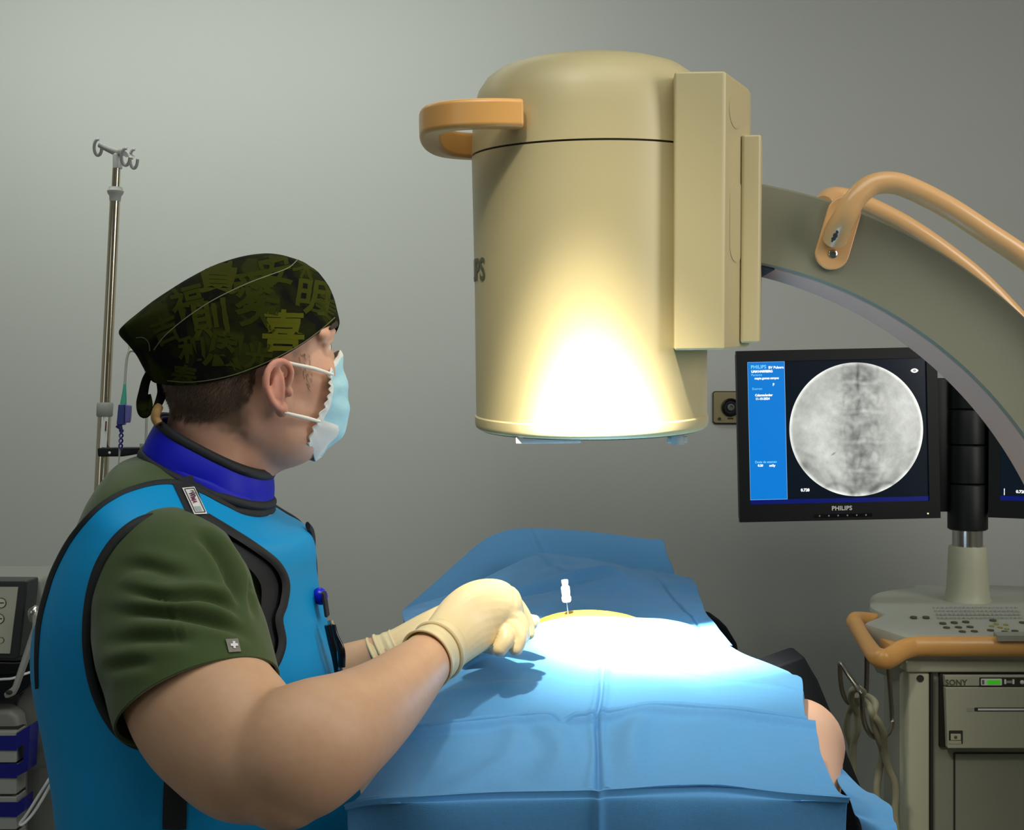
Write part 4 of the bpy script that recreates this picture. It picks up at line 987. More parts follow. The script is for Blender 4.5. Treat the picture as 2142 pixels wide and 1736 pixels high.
# far sheet standing up over the head end
rowsA = [
 [(842, 1276, 2.18), (895, 1230, 2.20), (950, 1182, 2.24), (1005, 1135, 2.28), (1055, 1112, 2.30), (1107, 1105, 2.31), (1205, 1110, 2.31), (1300, 1119, 2.31), (1388, 1129, 2.30)],
 [(843, 1283, 2.16), (900, 1245, 2.17), (965, 1207, 2.19), (1025, 1168, 2.21), (1070, 1145, 2.23), (1120, 1135, 2.24), (1215, 1141, 2.24), (1310, 1153, 2.24), (1396, 1160, 2.24)],
 [(844, 1300, 2.13), (905, 1278, 2.13), (975, 1250, 2.15), (1040, 1218, 2.17), (1090, 1195, 2.18), (1140, 1185, 2.18), (1230, 1192, 2.18), (1320, 1205, 2.18), (1412, 1206, 2.18)],
 [(846, 1350, 2.12), (905, 1330, 2.12), (975, 1320, 2.12), (1040, 1310, 2.12), (1090, 1300, 2.13), (1140, 1290, 2.13), (1230, 1290, 2.13), (1320, 1290, 2.13), (1420, 1290, 2.13)]]
def fA(u, v, p):
    k = 0.006*g(u-5.0, 0.05)-0.004*g(u-5.12, 0.08)
    return p+Vector((0, -k*(1-smoothstep(1.2, 2.0, v)), 0.004*noise.noise(Vector((p.x*8, p.z*10, 1)))))
sheet('head_sheet', rowsA, 24, 20, fA, M_drape, dp)
# loose flap hanging at the right
rowsF = [[(1712, 1572, 1.40), (1722, 1582, 1.39), (1740, 1594, 1.37)], [(1724, 1590, 1.37), (1742, 1606, 1.35), (1764, 1608, 1.33)], [(1748, 1616, 1.32), (1775, 1632, 1.29), (1803, 1648, 1.28)],
         [(1754, 1640, 1.27), (1790, 1655, 1.24), (1834, 1664, 1.22)], [(1776, 1668, 1.22), (1815, 1675, 1.19), (1863, 1683, 1.17)], [(1786, 1700, 1.18), (1825, 1712, 1.15), (1869, 1712, 1.14)], [(1806, 1760, 1.14), (1840, 1765, 1.11), (1880, 1765, 1.11)], [(1830, 2100, 1.12), (1860, 2100, 1.09), (1895, 2100, 1.11)]]
fl = sheet('side_flap', rowsF, 10, 12, lambda u, v, p: p+Vector((0, 0, 0.003*noise.noise(p*20))), M_drape, dp)

# ================================================================ spinal needle standing in the back
nd = thing('spinal_needle', P(1188, 1286, 1.66), 'white-hubbed spinal needle standing upright in the lit ridge of the back', 'needle')
ND = 1.655
top_ = P(1181, 1213, ND); bot_ = P(1189, 1296, ND)
ax = (top_-bot_).normalized(); Mn = Matrix.Translation(P(1185.5, 1259, ND)) @ ax.to_track_quat('Z', 'Y').to_matrix().to_4x4()
M_hub = mat('needle_hub', (0.85, 0.85, 0.83), 0.3, sss=0.0)
px_ = ND/F
MB().lathe([(1.5*px_, -1*px_), (8*px_, 0), (10*px_, 3*px_), (10*px_, 10*px_), (8.3*px_, 13*px_), (9.2*px_, 20*px_), (9.2*px_, 31*px_), (8*px_, 33*px_), (6.6*px_, 34*px_), (6.6*px_, 38*px_), (7.2*px_, 39*px_), (7.2*px_, 46*px_), (5.8*px_, 46.5*px_), (5.8*px_, 40*px_), (0, 40*px_)], Mn, 12).build('hub', M_hub, nd)
MB().lathe([(1.3*px_, -60*px_), (1.3*px_, 1*px_)], Mn, 10).build('shaft', M_steel, nd)
# ================================================================ the man in the lead apron
BD = 1.33                                    # distance of his middle
HC = P(530, 757, BD)
HM = Matrix.Translation(HC) @ Matrix.Rotation(R(25), 4, 'Z') @ Matrix.Rotation(R(-5), 4, 'Y')
HI = HM.inverted()
H3 = HM.to_3x3()
def H(x, y, z): return HM @ Vector((x, y, z))
# torso outline: (row, back, front) pixels at his distance, half depth in metres
TR = [(952, 340, 470, 0.068, 14), (968, 300, 490, 0.082, 22), (988, 262, 510, 0.105, 34), (1010, 228, 535, 0.135, 42), (1036, 198, 563, 0.160, 40), (1066, 170, 595, 0.180, 30), (1104, 146, 634, 0.192, 14),
      (1150, 124, 648, 0.200, 4), (1200, 105, 650, 0.203, 0), (1250, 90, 657, 0.203, 0), (1300, 80, 668, 0.200, 0), (1350, 78, 682, 0.197, 0), (1400, 84, 696, 0.195, 0), (1500, 106, 714, 0.195, 0),
      (1600, 124, 732, 0.198, 0), (1740, 140, 748, 0.200, 0), (1900, 135, 758, 0.205, 0), (2200, 135, 765, 0.21, 0), (2600, 135, 765, 0.21, 0)]
def torso_ring(row, off, n, fold=0.0):
    """one slice of the trunk whose outline, seen from the front, spans the given pixels"""
    py, xl, xr, b, tilt = row
    e = 2/2.2; cx_m = (xl+xr)/2; hw = (xr-xl)/2; c = P(cx_m, py, BD); a = hw/F*BD
    def shape(c, a, b):
        out = []
        for k in range(n):
            t = 2*pi*k/n
            cx = math.copysign(abs(cos(t))**e, cos(t)); sy = math.copysign(abs(sin(t))**e, sin(t))
            v = Vector((a*cx, b*sy*(1-0.10*cx), -tilt/F*BD*cx))
            if fold:
                w = smoothstep(1150, 1500, py)
                f = fold*w*(0.6*sin(t*7+py*0.004)+0.5*noise.noise(Vector((cx*3, sy*3, py*0.004))))
                v *= 1+f
            out.append(c+v)
        return out
    for _ in range(5):
        o = shape(c, a, b); pr = [1071+v.x*F/v.y for v in o]
        c = c+Vector((((xl+xr)-(min(pr)+max(pr)))/2/F*BD, 0, 0)); a *= (xr-xl)/(max(pr)-min(pr))
    return shape(c, a+off, b+off)
def torso_mesh(off, n, sub, fold=0.0, rows=TR):
    sm = catmull(rows, sub)
    return [torso_ring(r, off, n, fold) for r in sm]

# --- skin: head, neck, arms and trunk as one continuous surface
bb = MB()
HR = H3
def hb(c, r): bb.ball(H(*c), r, HR, 24, 16)
def hl(ctl, n=16, sub=4, up=(0, 0, 1)): bb.limb([(H(*c[0]), *c[1:]) for c in ctl], n, sub, up=(H3 @ Vector(up)))
hb((-0.015, 0, 0.030), (0.093, 0.073, 0.082))          # skull
hb((-0.045, 0, -0.010), (0.062, 0.066, 0.068))         # back of the head
hb((0.040, 0, -0.015), (0.056, 0.060, 0.078))          # face
hb((0.022, 0, -0.060), (0.056, 0.060, 0.055))          # jaw
hb((0.020, 0, -0.088), (0.058, 0.058, 0.040))          # under the jaw
hb((0.062, 0, -0.092), (0.014, 0.020, 0.018))          # chin
for s in (-1, 1):
    hb((0.000, s*0.040, -0.055), (0.045, 0.022, 0.045))  # jaw corner
    hb((0.056, s*0.034, -0.018), (0.032, 0.020, 0.030))  # cheekbone
    hb((0.040, s*0.032, -0.055), (0.045, 0.022, 0.045))  # cheek
    hb((0.045, s*0.036, 0.025), (0.030, 0.020, 0.034))   # temple
    hl([((0.080, s*0.012, 0.026), 0.008), ((0.084, s*0.030, 0.030), 0.009), ((0.070, s*0.050, 0.024), 0.009)])   # brow
    hl([((0.078, s*0.018, 0.018), 0.0045), ((0.084, s*0.031, 0.021), 0.0055), ((0.074, s*0.045, 0.013), 0.0045)], 10, 3)   # upper lid
    hl([((0.080, s*0.020, 0.004), 0.0045), ((0.082, s*0.031, 0.001), 0.0050), ((0.072, s*0.045, 0.006), 0.0045)], 10, 3)   # lower lid
hb((0.068, 0, 0.038), (0.022, 0.040, 0.032))           # forehead
hl([((0.082, 0, 0.022), 0.008), ((0.088, 0, 0.002), 0.008), ((0.093, 0, -0.020), 0.009)])   # nose
hb((0.084, 0.011, -0.024), (0.009, 0.007, 0.007)); hb((0.084, -0.011, -0.024), (0.009, 0.007, 0.007))
hl([((0.080, -0.018, -0.058), 0.005), ((0.087, 0, -0.056), 0.006), ((0.080, 0.018, -0.058), 0.005)]); hl([((0.078, -0.016, -0.068), 0.005), ((0.084, 0, -0.069), 0.006), ((0.078, 0.016, -0.068), 0.005)])
# ears
for s in (-1, 1):
    def E(u, v, o): return (0.010+u*0.86, s*(0.067+o*0.9), -0.033+v*0.86)
    hx = [(0.013, 0.003, 0.002), (0.017, 0.018, 0.006), (0.013, 0.029, 0.011), (0.003, 0.0345, 0.016), (-0.009, 0.0315, 0.020), (-0.018, 0.020, 0.023), (-0.0205, 0.004, 0.023), (-0.016, -0.012, 0.020), (-0.008, -0.023, 0.015), (0.001, -0.029, 0.010)]
    hl([(E(*q), 0.0040) for q in hx], 10, 4, (0, 1, 0))
    ah = [(0.004, 0.018, 0.009), (-0.004, 0.016, 0.014), (-0.0095, 0.006, 0.017), (-0.009, -0.006, 0.016), (-0.002, -0.016, 0.011)]
    hl([(E(*q), 0.0034) for q in ah], 10, 4, (0, 1, 0))
    mm_ = H3 @ Matrix.Rotation(s*R(27), 3, 'Z')
    bb.ball(H(*E(-0.008, 0.004, 0.0105)), (0.0135, 0.0042, 0.028), mm_, 16, 10)
    bb.ball(H(*E(0.000, -0.027, 0.008)), (0.0080, 0.0048, 0.0100), mm_, 16, 10)
    bb.ball(H(*E(0.013, -0.006, 0.005)), (0.0048, 0.0040, 0.0060), H3, 12, 8)
    bb.ball(H(*E(-0.003, 0.0, -0.002)), (0.012, 0.008, 0.026), H3, 12, 8)
# neck and trunk
neck0 = H(-0.030, 0, -0.03)
bb.limb([(neck0, 0.060, 0.060), (P(462, 910, BD), 0.062, 0.062), (P(448, 985, BD), 0.064, 0.066), (P(420, 1080, BD), 0.09, 0.10)], 28, 5)
bb.limb([(H(0.03, 0, -0.075), 0.045, 0.048), (P(500, 950, BD), 0.045, 0.05), (P(470, 1000, BD), 0.05, 0.05)], 24, 4)
bb.rings(torso_mesh(-0.022, 40, 2, 0, TR[2:]))
# right arm (near the camera): upper arm, forearm
bb.limb([(P(315, 1165, 1.20), 0.055), (P(360, 1310, 1.15), 0.066), (P(421, 1462, 1.10), 0.0715, 0.066), (P(480, 1535, 1.065), 0.069, 0.063), (P(540, 1590, 1.04), 0.062, 0.058), (P(596, 1632, 1.025), 0.044, 0.048)], 30, 6)
bb.limb([(P(560, 1590, 1.03), 0.050, 0.050), (P(612, 1578, 1.025), 0.060, 0.054), (P(668, 1550, 1.035), 0.058, 0.054), (P(735, 1513, 1.075), 0.050, 0.049), (P(800, 1466, 1.145), 0.0425, 0.043), (P(860, 1412, 1.22), 0.035, 0.035), (P(903, 1372, 1.275), 0.029, 0.026), (P(930, 1348, 1.30), 0.027, 0.023)], 30, 6)
# left arm (far side)
bb.limb([(P(400, 1180, 1.49), 0.055), (P(480, 1380, 1.52), 0.052), (P(580, 1500, 1.50), 0.046)], 24, 5)
bb.limb([(P(580, 1500, 1.50), 0.046), (P(690, 1420, 1.47), 0.037), (P(760, 1388, 1.465), 0.031, 0.029), (P(820, 1372, 1.46), 0.028, 0.025)], 24, 5)
# legs
for s in (-1, 1):
    yl = BD+s*0.10; xc_ = P(440, 868, BD).x
    bb.limb([(Vector((xc_, yl, 0.86)), 0.10), (Vector((xc_+0.01, yl, 0.47)), 0.062), (Vector((xc_-0.03, yl, 0.12)), 0.042)], 20, 4, up=(0, 1, 0))
me = remesh(bb.V, bb.F, 0.0022, 2, 0.5)
# soften everything but the ears, eyes and nose; the head most
bmx = bmesh.new(); bmx.from_mesh(me); grpA = []; grpB = []
for v in bmx.verts:
    l = HI @ v.co
    headish = abs(l.y) < 0.12 and -0.16 < l.x < 0.14 and -0.22 < l.z < 0.14
    ear = abs(l.y) > 0.064 and -0.022 < l.x < 0.036 and -0.068 < l.z < 0.004
    eye = l.x > 0.058 and -0.005 < l.z < 0.030
    if ear or eye: continue
    (grpA if headish else grpB).append(v)
for _ in range(34): bmesh.ops.smooth_vert(bmx, verts=grpA, factor=0.5, use_axis_x=True, use_axis_y=True, use_axis_z=True)
for _ in range(22): bmesh.ops.smooth_vert(bmx, verts=grpB, factor=0.5, use_axis_x=True, use_axis_y=True, use_axis_z=True)
bmx.to_mesh(me); bmx.free()
man = link('person', me, attr_mat('man_skin', 0.5, bump=(160, 0.08), sss=0.08, spec=0.4))
tag(man, 'man in blue lead apron, patterned cap and mask reaching gloved hands over the patient', 'person')
HAIR_PX = [(318, 770), (530, 740), (538, 770), (534, 800), (525, 832), (505, 848), (480, 862), (440, 878), (395, 880), (355, 868), (325, 840)]
def scol(co):
    l = HI @ co
    n = noise.noise(co*38)*0.03+noise.noise(co*130)*0.02+noise.noise(co*7)*0.03
    c = [0.66+n, 0.385+n*0.8, 0.235+n*0.6]
    if l.z > -0.2 and co.z > 1.38:
        c = [0.66+n, 0.36+n, 0.245+n*0.7]
        # ear, redder
        e = smoothstep(0.070, 0.078, abs(l.y))*smoothstep(0.046, 0.036, abs(l.z+0.033))*smoothstep(0.030, 0.024, abs(l.x-0.006))
        c = [lerp(c[0], 0.68, e*0.8), lerp(c[1], 0.27, e*0.8), lerp(c[2], 0.19, e*0.8)]
        pit_shade = g3(l, (0.016, 0.070, -0.032), (0.008, 0.014, 0.012))  # shade of the ear hollow, darkened into the skin colour
        c = [x*(1-0.5*pit_shade) for x in c]
        # buzzed hair behind and before the ear, stubble on the jaw
        h = smoothstep(-0.016, -0.034, l.x)*smoothstep(-0.076, -0.052, l.z+0.45*(l.x+0.07))
        h = max(h, 0.35*smoothstep(0.026, 0.034, l.x)*smoothstep(0.056, 0.044, l.x)*smoothstep(-0.036, -0.018, l.z)*smoothstep(0.04, 0.048, abs(l.y)))
        h = min(1, max(0, h+h*(1-h)*noise.noise(co*120)*2))
        st = 0.25*smoothstep(-0.035, -0.07, l.z)*smoothstep(-0.02, 0.02, l.x)
        c = [lerp(c[0], 0.085, h*0.85), lerp(c[1], 0.055, h*0.85), lerp(c[2], 0.03, h*0.85)]
        c = [lerp(c[0], 0.30, st), lerp(c[1], 0.20, st), lerp(c[2], 0.15, st)]
    return [max(0.01, x) for x in c]
def g3(l, c, w): return math.exp(-((l.x-c[0])/w[0])**2-((abs(l.y)-c[1])/w[1])**2-((l.z-c[2])/w[2])**2)
colour(man, scol); nosharp(man)
skin_bvh = bvh_of(man)
# eyes and brows
M_eye = mat('eye_white', (0.6, 0.57, 0.52), 0.15); M_iris = mat('eye_dark', (0.02, 0.012, 0.008), 0.15); M_hairdark = mat('brow_hair', (0.03, 0.018, 0.010), 0.8)
for s in (-1, 1):
    e = MB().ball(H(0.0735, s*0.031, 0.011), 0.0115, None, 20, 14).build('eye', M_eye, man)
    MB().ball(H(0.0825, s*0.031, 0.011), (0.0030, 0.0055, 0.0055), H3, 16, 10).build('iris', M_iris, e)
    MB().limb([(H(0.0885, s*0.014, 0.032), 0.003, 0.003), (H(0.093, s*0.030, 0.0365), 0.0042, 0.003), (H(0.080, s*0.052, 0.031), 0.002, 0.002)], 10, 4).build('eyebrow', M_hairdark, man)
# short hair strands below the cap and in front of the ear
random.seed(7); b = MB()
cam_o = Vector((0, 0, CAMZ))
def strands(poly, count, ln, dirv):
    xs = [p[0] for p in poly]; ys = [p[1] for p in poly]; k = 0
    while k < count:
        x, y = random.uniform(min(xs), max(xs)), random.uniform(min(ys), max(ys))
        if not in_poly(x, y, poly): continue
        k += 1
        h = skin_bvh.ray_cast(cam_o, (P(x, y, 1)-cam_o).normalized())
        if h[0] is None or h[0].y > BD+0.1: continue
        q, nn = h[0], h[1]
        if nn.y > 0: nn = -nn
        l = ln*random.uniform(0.5, 1.2); d = Vector(dirv)+Vector((random.uniform(-.4, .4), 0, random.uniform(-.3, .3)))
        d = (d-nn*d.dot(nn)).normalized(); tip = q+d*l+nn*l*0.30
        w = d.cross(nn)*0.00022
        b.add([q-w-nn*0.0003, q+w-nn*0.0003, q+d*l*0.5+nn*l*0.22+w*0.8, q+d*l*0.5+nn*l*0.22-w*0.8, tip], [(0, 1, 2, 3), (3, 2, 4)])
strands(HAIR_PX, 4200, 0.008, (-0.55, 0, -0.8))
strands([(622, 742), (645, 730), (654, 760), (652, 795), (643, 818), (636, 800), (628, 770)], 50, 0.006, (0.3, 0, -1))
hair = mk('hair', b.V, b.F, mat('hair_brown', (0.11, 0.065, 0.035), 0.6), man, False)
hair['kind'] = 'stuff'

# --- scrub shirt: trunk and sleeves
M_scrub = mat('scrub_green', (0.050, 0.082, 0.020), 0.8, bump=(700, 0.12), vary=(5, 0.25, (0.042, 0.070, 0.018)), sheen=0.25, spec=0.25)
M_black_cloth = mat('black_binding', (0.008, 0.009, 0.012), 0.7, bump=(600, 0.1))
TRS = [(960, 318, 470, 0.088, 0)]+TR[1:16]
rings = torso_mesh(-0.004, 72, 4, 0, TR[1:15])
shirt = MB()
for ri, r in enumerate(rings):
    for k, v in enumerate(r):
        n_ = noise.noise(v*14)*0.004+noise.noise(Vector((v.x*10, v.y*10, v.z*30)))*0.003
        r[k] = v+(v-Vector((P(380, 0, BD).x, BD, v.z))).normalized()*n_
shirt.rings(rings, False)
# bulge of the shirt over the shoulder blade, behind the apron strap
sh_o = shirt.build('scrub_shirt', M_scrub, man)
FOLDS = [([(225, 1222), (297, 1243), (357, 1254), (430, 1250), (484, 1276), (530, 1330)], 0.0085, 9), ([(204, 1274), (280, 1282), (357, 1287), (442, 1299), (500, 1320), (540, 1352)], 0.0085, 10), ([(200, 1345), (297, 1337), (365, 1337), (420, 1342)], 0.0055, 12),
         ([(400, 1118), (430, 1130), (467, 1178), (496, 1250), (510, 1290)], 0.0105, 10), ([(505, 1150), (520, 1200), (522, 1250), (535, 1300)], 0.008, 8), ([(336, 1242), (365, 1297), (386, 1360)], 0.002, 3), ([(240, 1190), (300, 1185), (360, 1200), (420, 1205)], 0.005, 12), ([(210, 1400), (270, 1390), (330, 1385)], 0.004, 12)]
FOLDS = [([q[:2] for q in catmull(f, 6)], a, w) for f, a, w in FOLDS]
def fold_depth(v):
    x, y = 1071+v.x*F/v.y, 868-(v.z-CAMZ)*F/v.y; d = 0.0
    for f, a, w in FOLDS:
        best = 1e9; bs_ = 0; bt = 0; n_ = len(f)-1
        for i in range(n_):
            ax_, ay_ = f[i]; ex, ey = f[i+1][0]-ax_, f[i+1][1]-ay_; l2 = ex*ex+ey*ey
            t = min(1, max(0, ((x-ax_)*ex+(y-ay_)*ey)/l2)); qx, qy = x-ax_-ex*t, y-ay_-ey*t; r2 = qx*qx+qy*qy
            if r2 < best: best = r2; bs_ = (ex*qy-ey*qx)/math.sqrt(l2); bt = (i+t)/n_
        if best > (6*w)**2: continue
        k = smoothstep(0, 0.4, bt)*(1-smoothstep(0.6, 1.0, bt))
        r = math.copysign(math.sqrt(best), bs_)
        d += k*a*(-math.exp(-(r/w)**2)+0.7*math.exp(-((r+2.0*w)/(1.5*w))**2)+0.3*math.exp(-((r-2.0*w)/(1.5*w))**2))
    return d
def sleeve(ctl, name, wr):
    b = MB(); sm = catmull([(*c[0], c[1], c[2]) for c in ctl], 13); C = [Vector(q[:3]) for q in sm]; m = len(C); n = 150; rings = []
    for i in range(m):
        t = (C[min(i+1, m-1)]-C[max(i-1, 0)]).normalized(); nn = Vector((0, 1, 0))-t*t.y; nn.normalize(); bb_ = t.cross(nn)
        ring = []
        for k in range(n):
            a = 2*pi*k/n; s = i/(m-1)
            # slanting pull folds from the armpit, fading toward the hem
            f = 0.0
            v0 = C[i]+bb_*(sm[i][3]*cos(a))+nn*(sm[i][4]*sin(a))
            if wr:
                if v0.y < C[i].y: f += fold_depth(v0)*smoothstep(0.03, 0.15, s)
                f += 0.003*noise.noise(Vector((cos(a)*2, sin(a)*2, s*7)))*(1-smoothstep(0.8, 1, s))
            ring.append(C[i]+bb_*((sm[i][3]+f)*cos(a))+nn*((sm[i][4]+f)*sin(a)))
        rings.append(ring)
    b.rings(rings, False)
    # turned-in hem
    last = rings[-1]; c = C[-1]; b.rings([last, [c+(v-c)*0.975-(C[-1]-C[-2]).normalized()*-0.001 for v in last], [c+(v-c)*0.96+(C[-4]-C[-1])*0.6 for v in last]], False)
    o = nosharp(b.build(name, M_scrub, man))
    o.data.polygons.foreach_set('use_smooth', [True]*len(o.data.polygons)); return o
sl = sleeve([(P(355, 1128, 1.25), 0.012, 0.02), (P(348, 1138, 1.235), 0.036, 0.042), (P(342, 1160, 1.205), 0.058, 0.058), (P(344, 1200, 1.18), 0.0745, 0.068), (P(358, 1260, 1.16), 0.083, 0.072), (P(378, 1340, 1.135), 0.084, 0.074), (P(398, 1410, 1.115), 0.0825, 0.075), (P(416, 1470, 1.098), 0.0805, 0.075)], 'sleeve', True)
sleeve([(P(380, 1110, 1.44), 0.03, 0.03), (P(390, 1180, 1.48), 0.066, 0.06), (P(430, 1300, 1.50), 0.068, 0.062), (P(470, 1400, 1.51), 0.066, 0.062)], 'sleeve', False)
sl_bvh = bvh_of(sl)
V, Fc = patch_on(sl_bvh, [(471, 1338), (496, 1337), (503, 1364), (478, 1366)], 4, 4, 0.0016, 1.05)
tagm = mk('sleeve_tag', V, Fc, mat('tag_grey', (0.22, 0.20, 0.17), 0.6), man, True, 'grey cloth tag with a white cross on the sleeve hem')
b = MB()
for q in (((484.5, 1343), (489.5, 1343), (491.5, 1358), (486.5, 1358)), ((480.5, 1348), (495, 1347.5), (496, 1353), (481.5, 1353.5))):
    V, Fc = patch_on(sl_bvh, q, 3, 3, 0.0024, 1.05); b.add(V, Fc)
mk('cross_emblem', b.V, b.F, M_white, tagm, False)

# --- lead apron
M_apron = mat('apron_blue', (0.004, 0.31, 0.68), 0.50, bump=(30, 0.05), vary=(3, 0.3, (0.004, 0.29, 0.65)), spec=0.2)
ARMHOLE = [(432, 1082), (400, 1076), (350, 1077), (292, 1090), (245, 1125), (209, 1178), (189, 1240), (181, 1310), (184, 1380), (200, 1450), (228, 1508), (260, 1545), (300, 1562), (360, 1560), (430, 1530), (500, 1470), (550, 1420), (575, 1390), (590, 1345), (583, 1295), (593, 1262), (597, 1218), (578, 1180), (535, 1146), (485, 1114)]
NECKCUT = [(60, 1330), (84, 1290), (95, 1240), (113, 1188), (150, 1122), (200, 1065), (245, 1034), (285, 1018), (330, 1008), (370, 1008), (420, 1024), (470, 1050), (520, 1072), (570, 1060), (575, 900), (30, 900)]
def near_px(v):
    y = BD-abs(v.y-BD)
    return 1071+v.x*F/y, 868-(v.z-CAMZ)*F/y
AROWS = TR[1:16]
sm = catmull(AROWS, 14); n = 420
arings = [torso_ring(r, 0.007, n, 0.010) for r in sm]
V = [v for r in arings for v in r]; Fc = []
pxs = [near_px(v) for v in V]
keep = [not (in_poly(x, y, ARMHOLE) or in_poly(x, y, NECKCUT)) for x, y in pxs]
for i in range(len(arings)-1):
    for j in range(n):
        f = (i*n+j, i*n+(j+1) % n, (i+1)*n+(j+1) % n, (i+1)*n+j)
        if all(keep[q] for q in f): Fc.append(f)
full_bvh = BVHTree.FromPolygons(V, [(i*n+j, i*n+(j+1) % n, (i+1)*n+(j+1) % n, (i+1)*n+j) for i in range(len(arings)-1) for j in range(n)])
# skirt of the apron below the picture
low = [torso_ring(r, 0.007, n, 0.010) for r in catmull(TR[15:19], 6)]
base_i = len(V); V += [v for r in low[1:] for v in r]
for i in range(len(low)-1):
    for j in range(n):
        a = (len(arings)-1)*n if i == 0 else base_i+(i-1)*n; b2 = base_i+i*n
        Fc.append((a+j, a+(j+1) % n, b2+(j+1) % n, b2+j))
used = sorted({q for f in Fc for q in f}); mp = {q: i for i, q in enumerate(used)}
apron = mk('lead_apron', [V[q] for q in used], [tuple(mp[q] for q in f) for f in Fc], M_apron, man, True)
nosharp(apron); apron.data.polygons.foreach_set('use_smooth', [True]*len(apron.data.polygons))
b = MB()
for mir in (None, BD):
    strip_on(b, full_bvh, [(*p, 17) for p in ARMHOLE]+[(432, 1082, 17)], 17, 0.0008, 5, 5, 0.0025, 1.13, mir)
    strip_on(b, full_bvh, [(80, 1440, 3), (78, 1390, 5), (80, 1330, 8), (85, 1290, 9), (98, 1240, 9), (115, 1190, 9), (151, 1124, 9), (201, 1067, 9), (246, 1036, 9), (286, 1020, 9), (330, 1010, 9), (370, 1010, 10), (420, 1026, 10), (470, 1052, 10), (520, 1074, 10)], 9, 0.0008, 4, 5, 0.0025, 1.2, mir)
b.build('armhole_binding', M_black_cloth, apron)
# black strip standing in for the shadow under the sleeve, armhole front
b = MB(); strip_on(b, full_bvh, [(440, 1100, 20), (490, 1132, 34), (540, 1168, 46), (572, 1215, 44), (570, 1270, 36), (565, 1330, 40), (556, 1385, 36)], 40, -0.004, 6, 5, 0.0, 1.13); b.build('armhole_shadow', M_black_cloth, apron)
# shoulder band with the maker's tag
b = MB(); strip_on(b, full_bvh, [(381, 1004, 44), (392, 1030, 42), (404, 1060, 38), (416, 1086, 34)], 40, 0.0012, 6, 5, 0.0018, 1.16)
sb_ = b.build('shoulder_band', M_black_cloth, apron)
V, Fc = patch_on(full_bvh, [(378, 1027), (403, 1024), (430, 1081), (403, 1082)], 8, 12, 0.0042, 1.16)
lbl = mk('cloth_label', V, Fc, mat('label_white', (0.72, 0.70, 0.68), 0.6), sb_, True, 'white woven label')
b = MB()
def q_at(u, v, quad=((378, 1027), (403, 1024), (430, 1081), (403, 1082))):
    (x0, y0), (x1, y1), (x2, y2), (x3, y3) = quad
    return ((1-v)*((1-u)*x0+u*x1)+v*((1-u)*x3+u*x2), (1-v)*((1-u)*y0+u*y1)+v*((1-u)*y3+u*y2))
for (a, c) in (((0.12, 0.06), (0.88, 0.06)), ((0.88, 0.06), (0.88, 0.94)), ((0.88, 0.94), (0.12, 0.94)), ((0.12, 0.94), (0.12, 0.06))):
    strip_on(b, full_bvh, [(*q_at(lerp(a[0], c[0], t), lerp(a[1], c[1], t)), 1.4) for t in (0, .25, .5, .75, 1)], 1.4, 0.0048, 1, 2, 0, 1.16)
b.build('label_border', M_gap, lbl, False)
def label_text(body, u0, v0, v1, m, hgt):
    Vt, Ft = text_mesh(body, 1.0, 0.02, 0.25); xs = [v.x for v in Vt]; w = max(xs)-min(xs); out = []
    for v in Vt:
        s = (v.x-min(xs))/w; q = q_at(u0-v.y*hgt, lerp(v0, v1, s)); p_, nn = cast(full_bvh, q[0], q[1], 1.16)
        if nn.y > 0: nn = -nn
        out.append(p_+nn*0.0049)
    mk('label_print', out, Ft, m, lbl, False)
label_text('rön', 0.50, 0.14, 0.36, mat('print_dark', (0.03, 0.03, 0.04), 0.6), -0.5)
label_text('WMA', 0.26, 0.20, 0.60, mat('print_plum', (0.16, 0.01, 0.06), 0.6), -0.55)
V, Fc = patch_on(full_bvh, [q_at(0.25, 0.72), q_at(0.7, 0.72), q_at(0.7, 0.88), q_at(0.25, 0.88)], 2, 2, 0.0048, 1.16); mk('label_print', V, Fc, mat('print_grey', (0.35, 0.42, 0.45), 0.6), lbl, False)
# side closure strap
b = MB(); strip_on(b, full_bvh, [(372, 1560, 46), (368, 1620, 48), (366, 1680, 50), (365, 1734, 50)], 48, 0.0015, 5, 5, 0.0015, 1.13)
b.build('side_strap', M_black_cloth, apron)
# far armhole binding and pocket edges that show beyond the chest
b = MB().tube([P(*q) for q in ((644, 1100, 1.36), (651, 1110, 1.37), (655, 1130, 1.38), (654, 1160, 1.38), (650, 1182, 1.37), (655, 1200, 1.36))], [(0.003, 0.006)]*6, 10, 5, up=(0, 1, 0)); b.build('front_binding', M_black_cloth, apron)
b = MB(); slab('', [(672, 1240), (677, 1243), (684, 1292), (679, 1290)], 1.31, 0.02, None, mb=b); b.build('pocket_edge', M_black_cloth, apron)

# blue dosimeter cap and pen tucked in the apron front
dz_ = MB().ball(P(670, 1247, 1.33), (0.0085, 0.010, 0.0105), Matrix.Rotation(R(-20), 3, 'Y'), 18, 12).build('dosimeter', mat('vivid_blue', (0.005, 0.01, 0.62), 0.3))
tag(dz_, 'small round vivid blue badge clipped on the front of the lead apron', 'badge')
pen = thing('pen', P(700, 1355, 1.30), 'black click pen clipped in the front pocket of the lead apron', 'pen')
MB().tube([P(688, 1306, 1.30), P(697, 1345, 1.30), P(704, 1375, 1.30), P(711, 1425, 1.30)], [0.0056, 0.0058, 0.0056, 0.0045], 16, 4).build('barrel', M_blackgloss, pen)
MB().tube([P(691, 1298, 1.30), P(692.5, 1307, 1.30)], [0.0035, 0.0035], 12, 1).build('push_button', M_steel, pen)
MB().tube([P(697, 1308, 1.288), P(703, 1330, 1.284), P(714, 1360, 1.282), P(714.5, 1395, 1.284)], [(0.0030, 0.0022)]*2+[(0.0042, 0.0022)]*2, 10, 4, up=(0, 1, 0)).build('clip', M_blackgloss, pen)
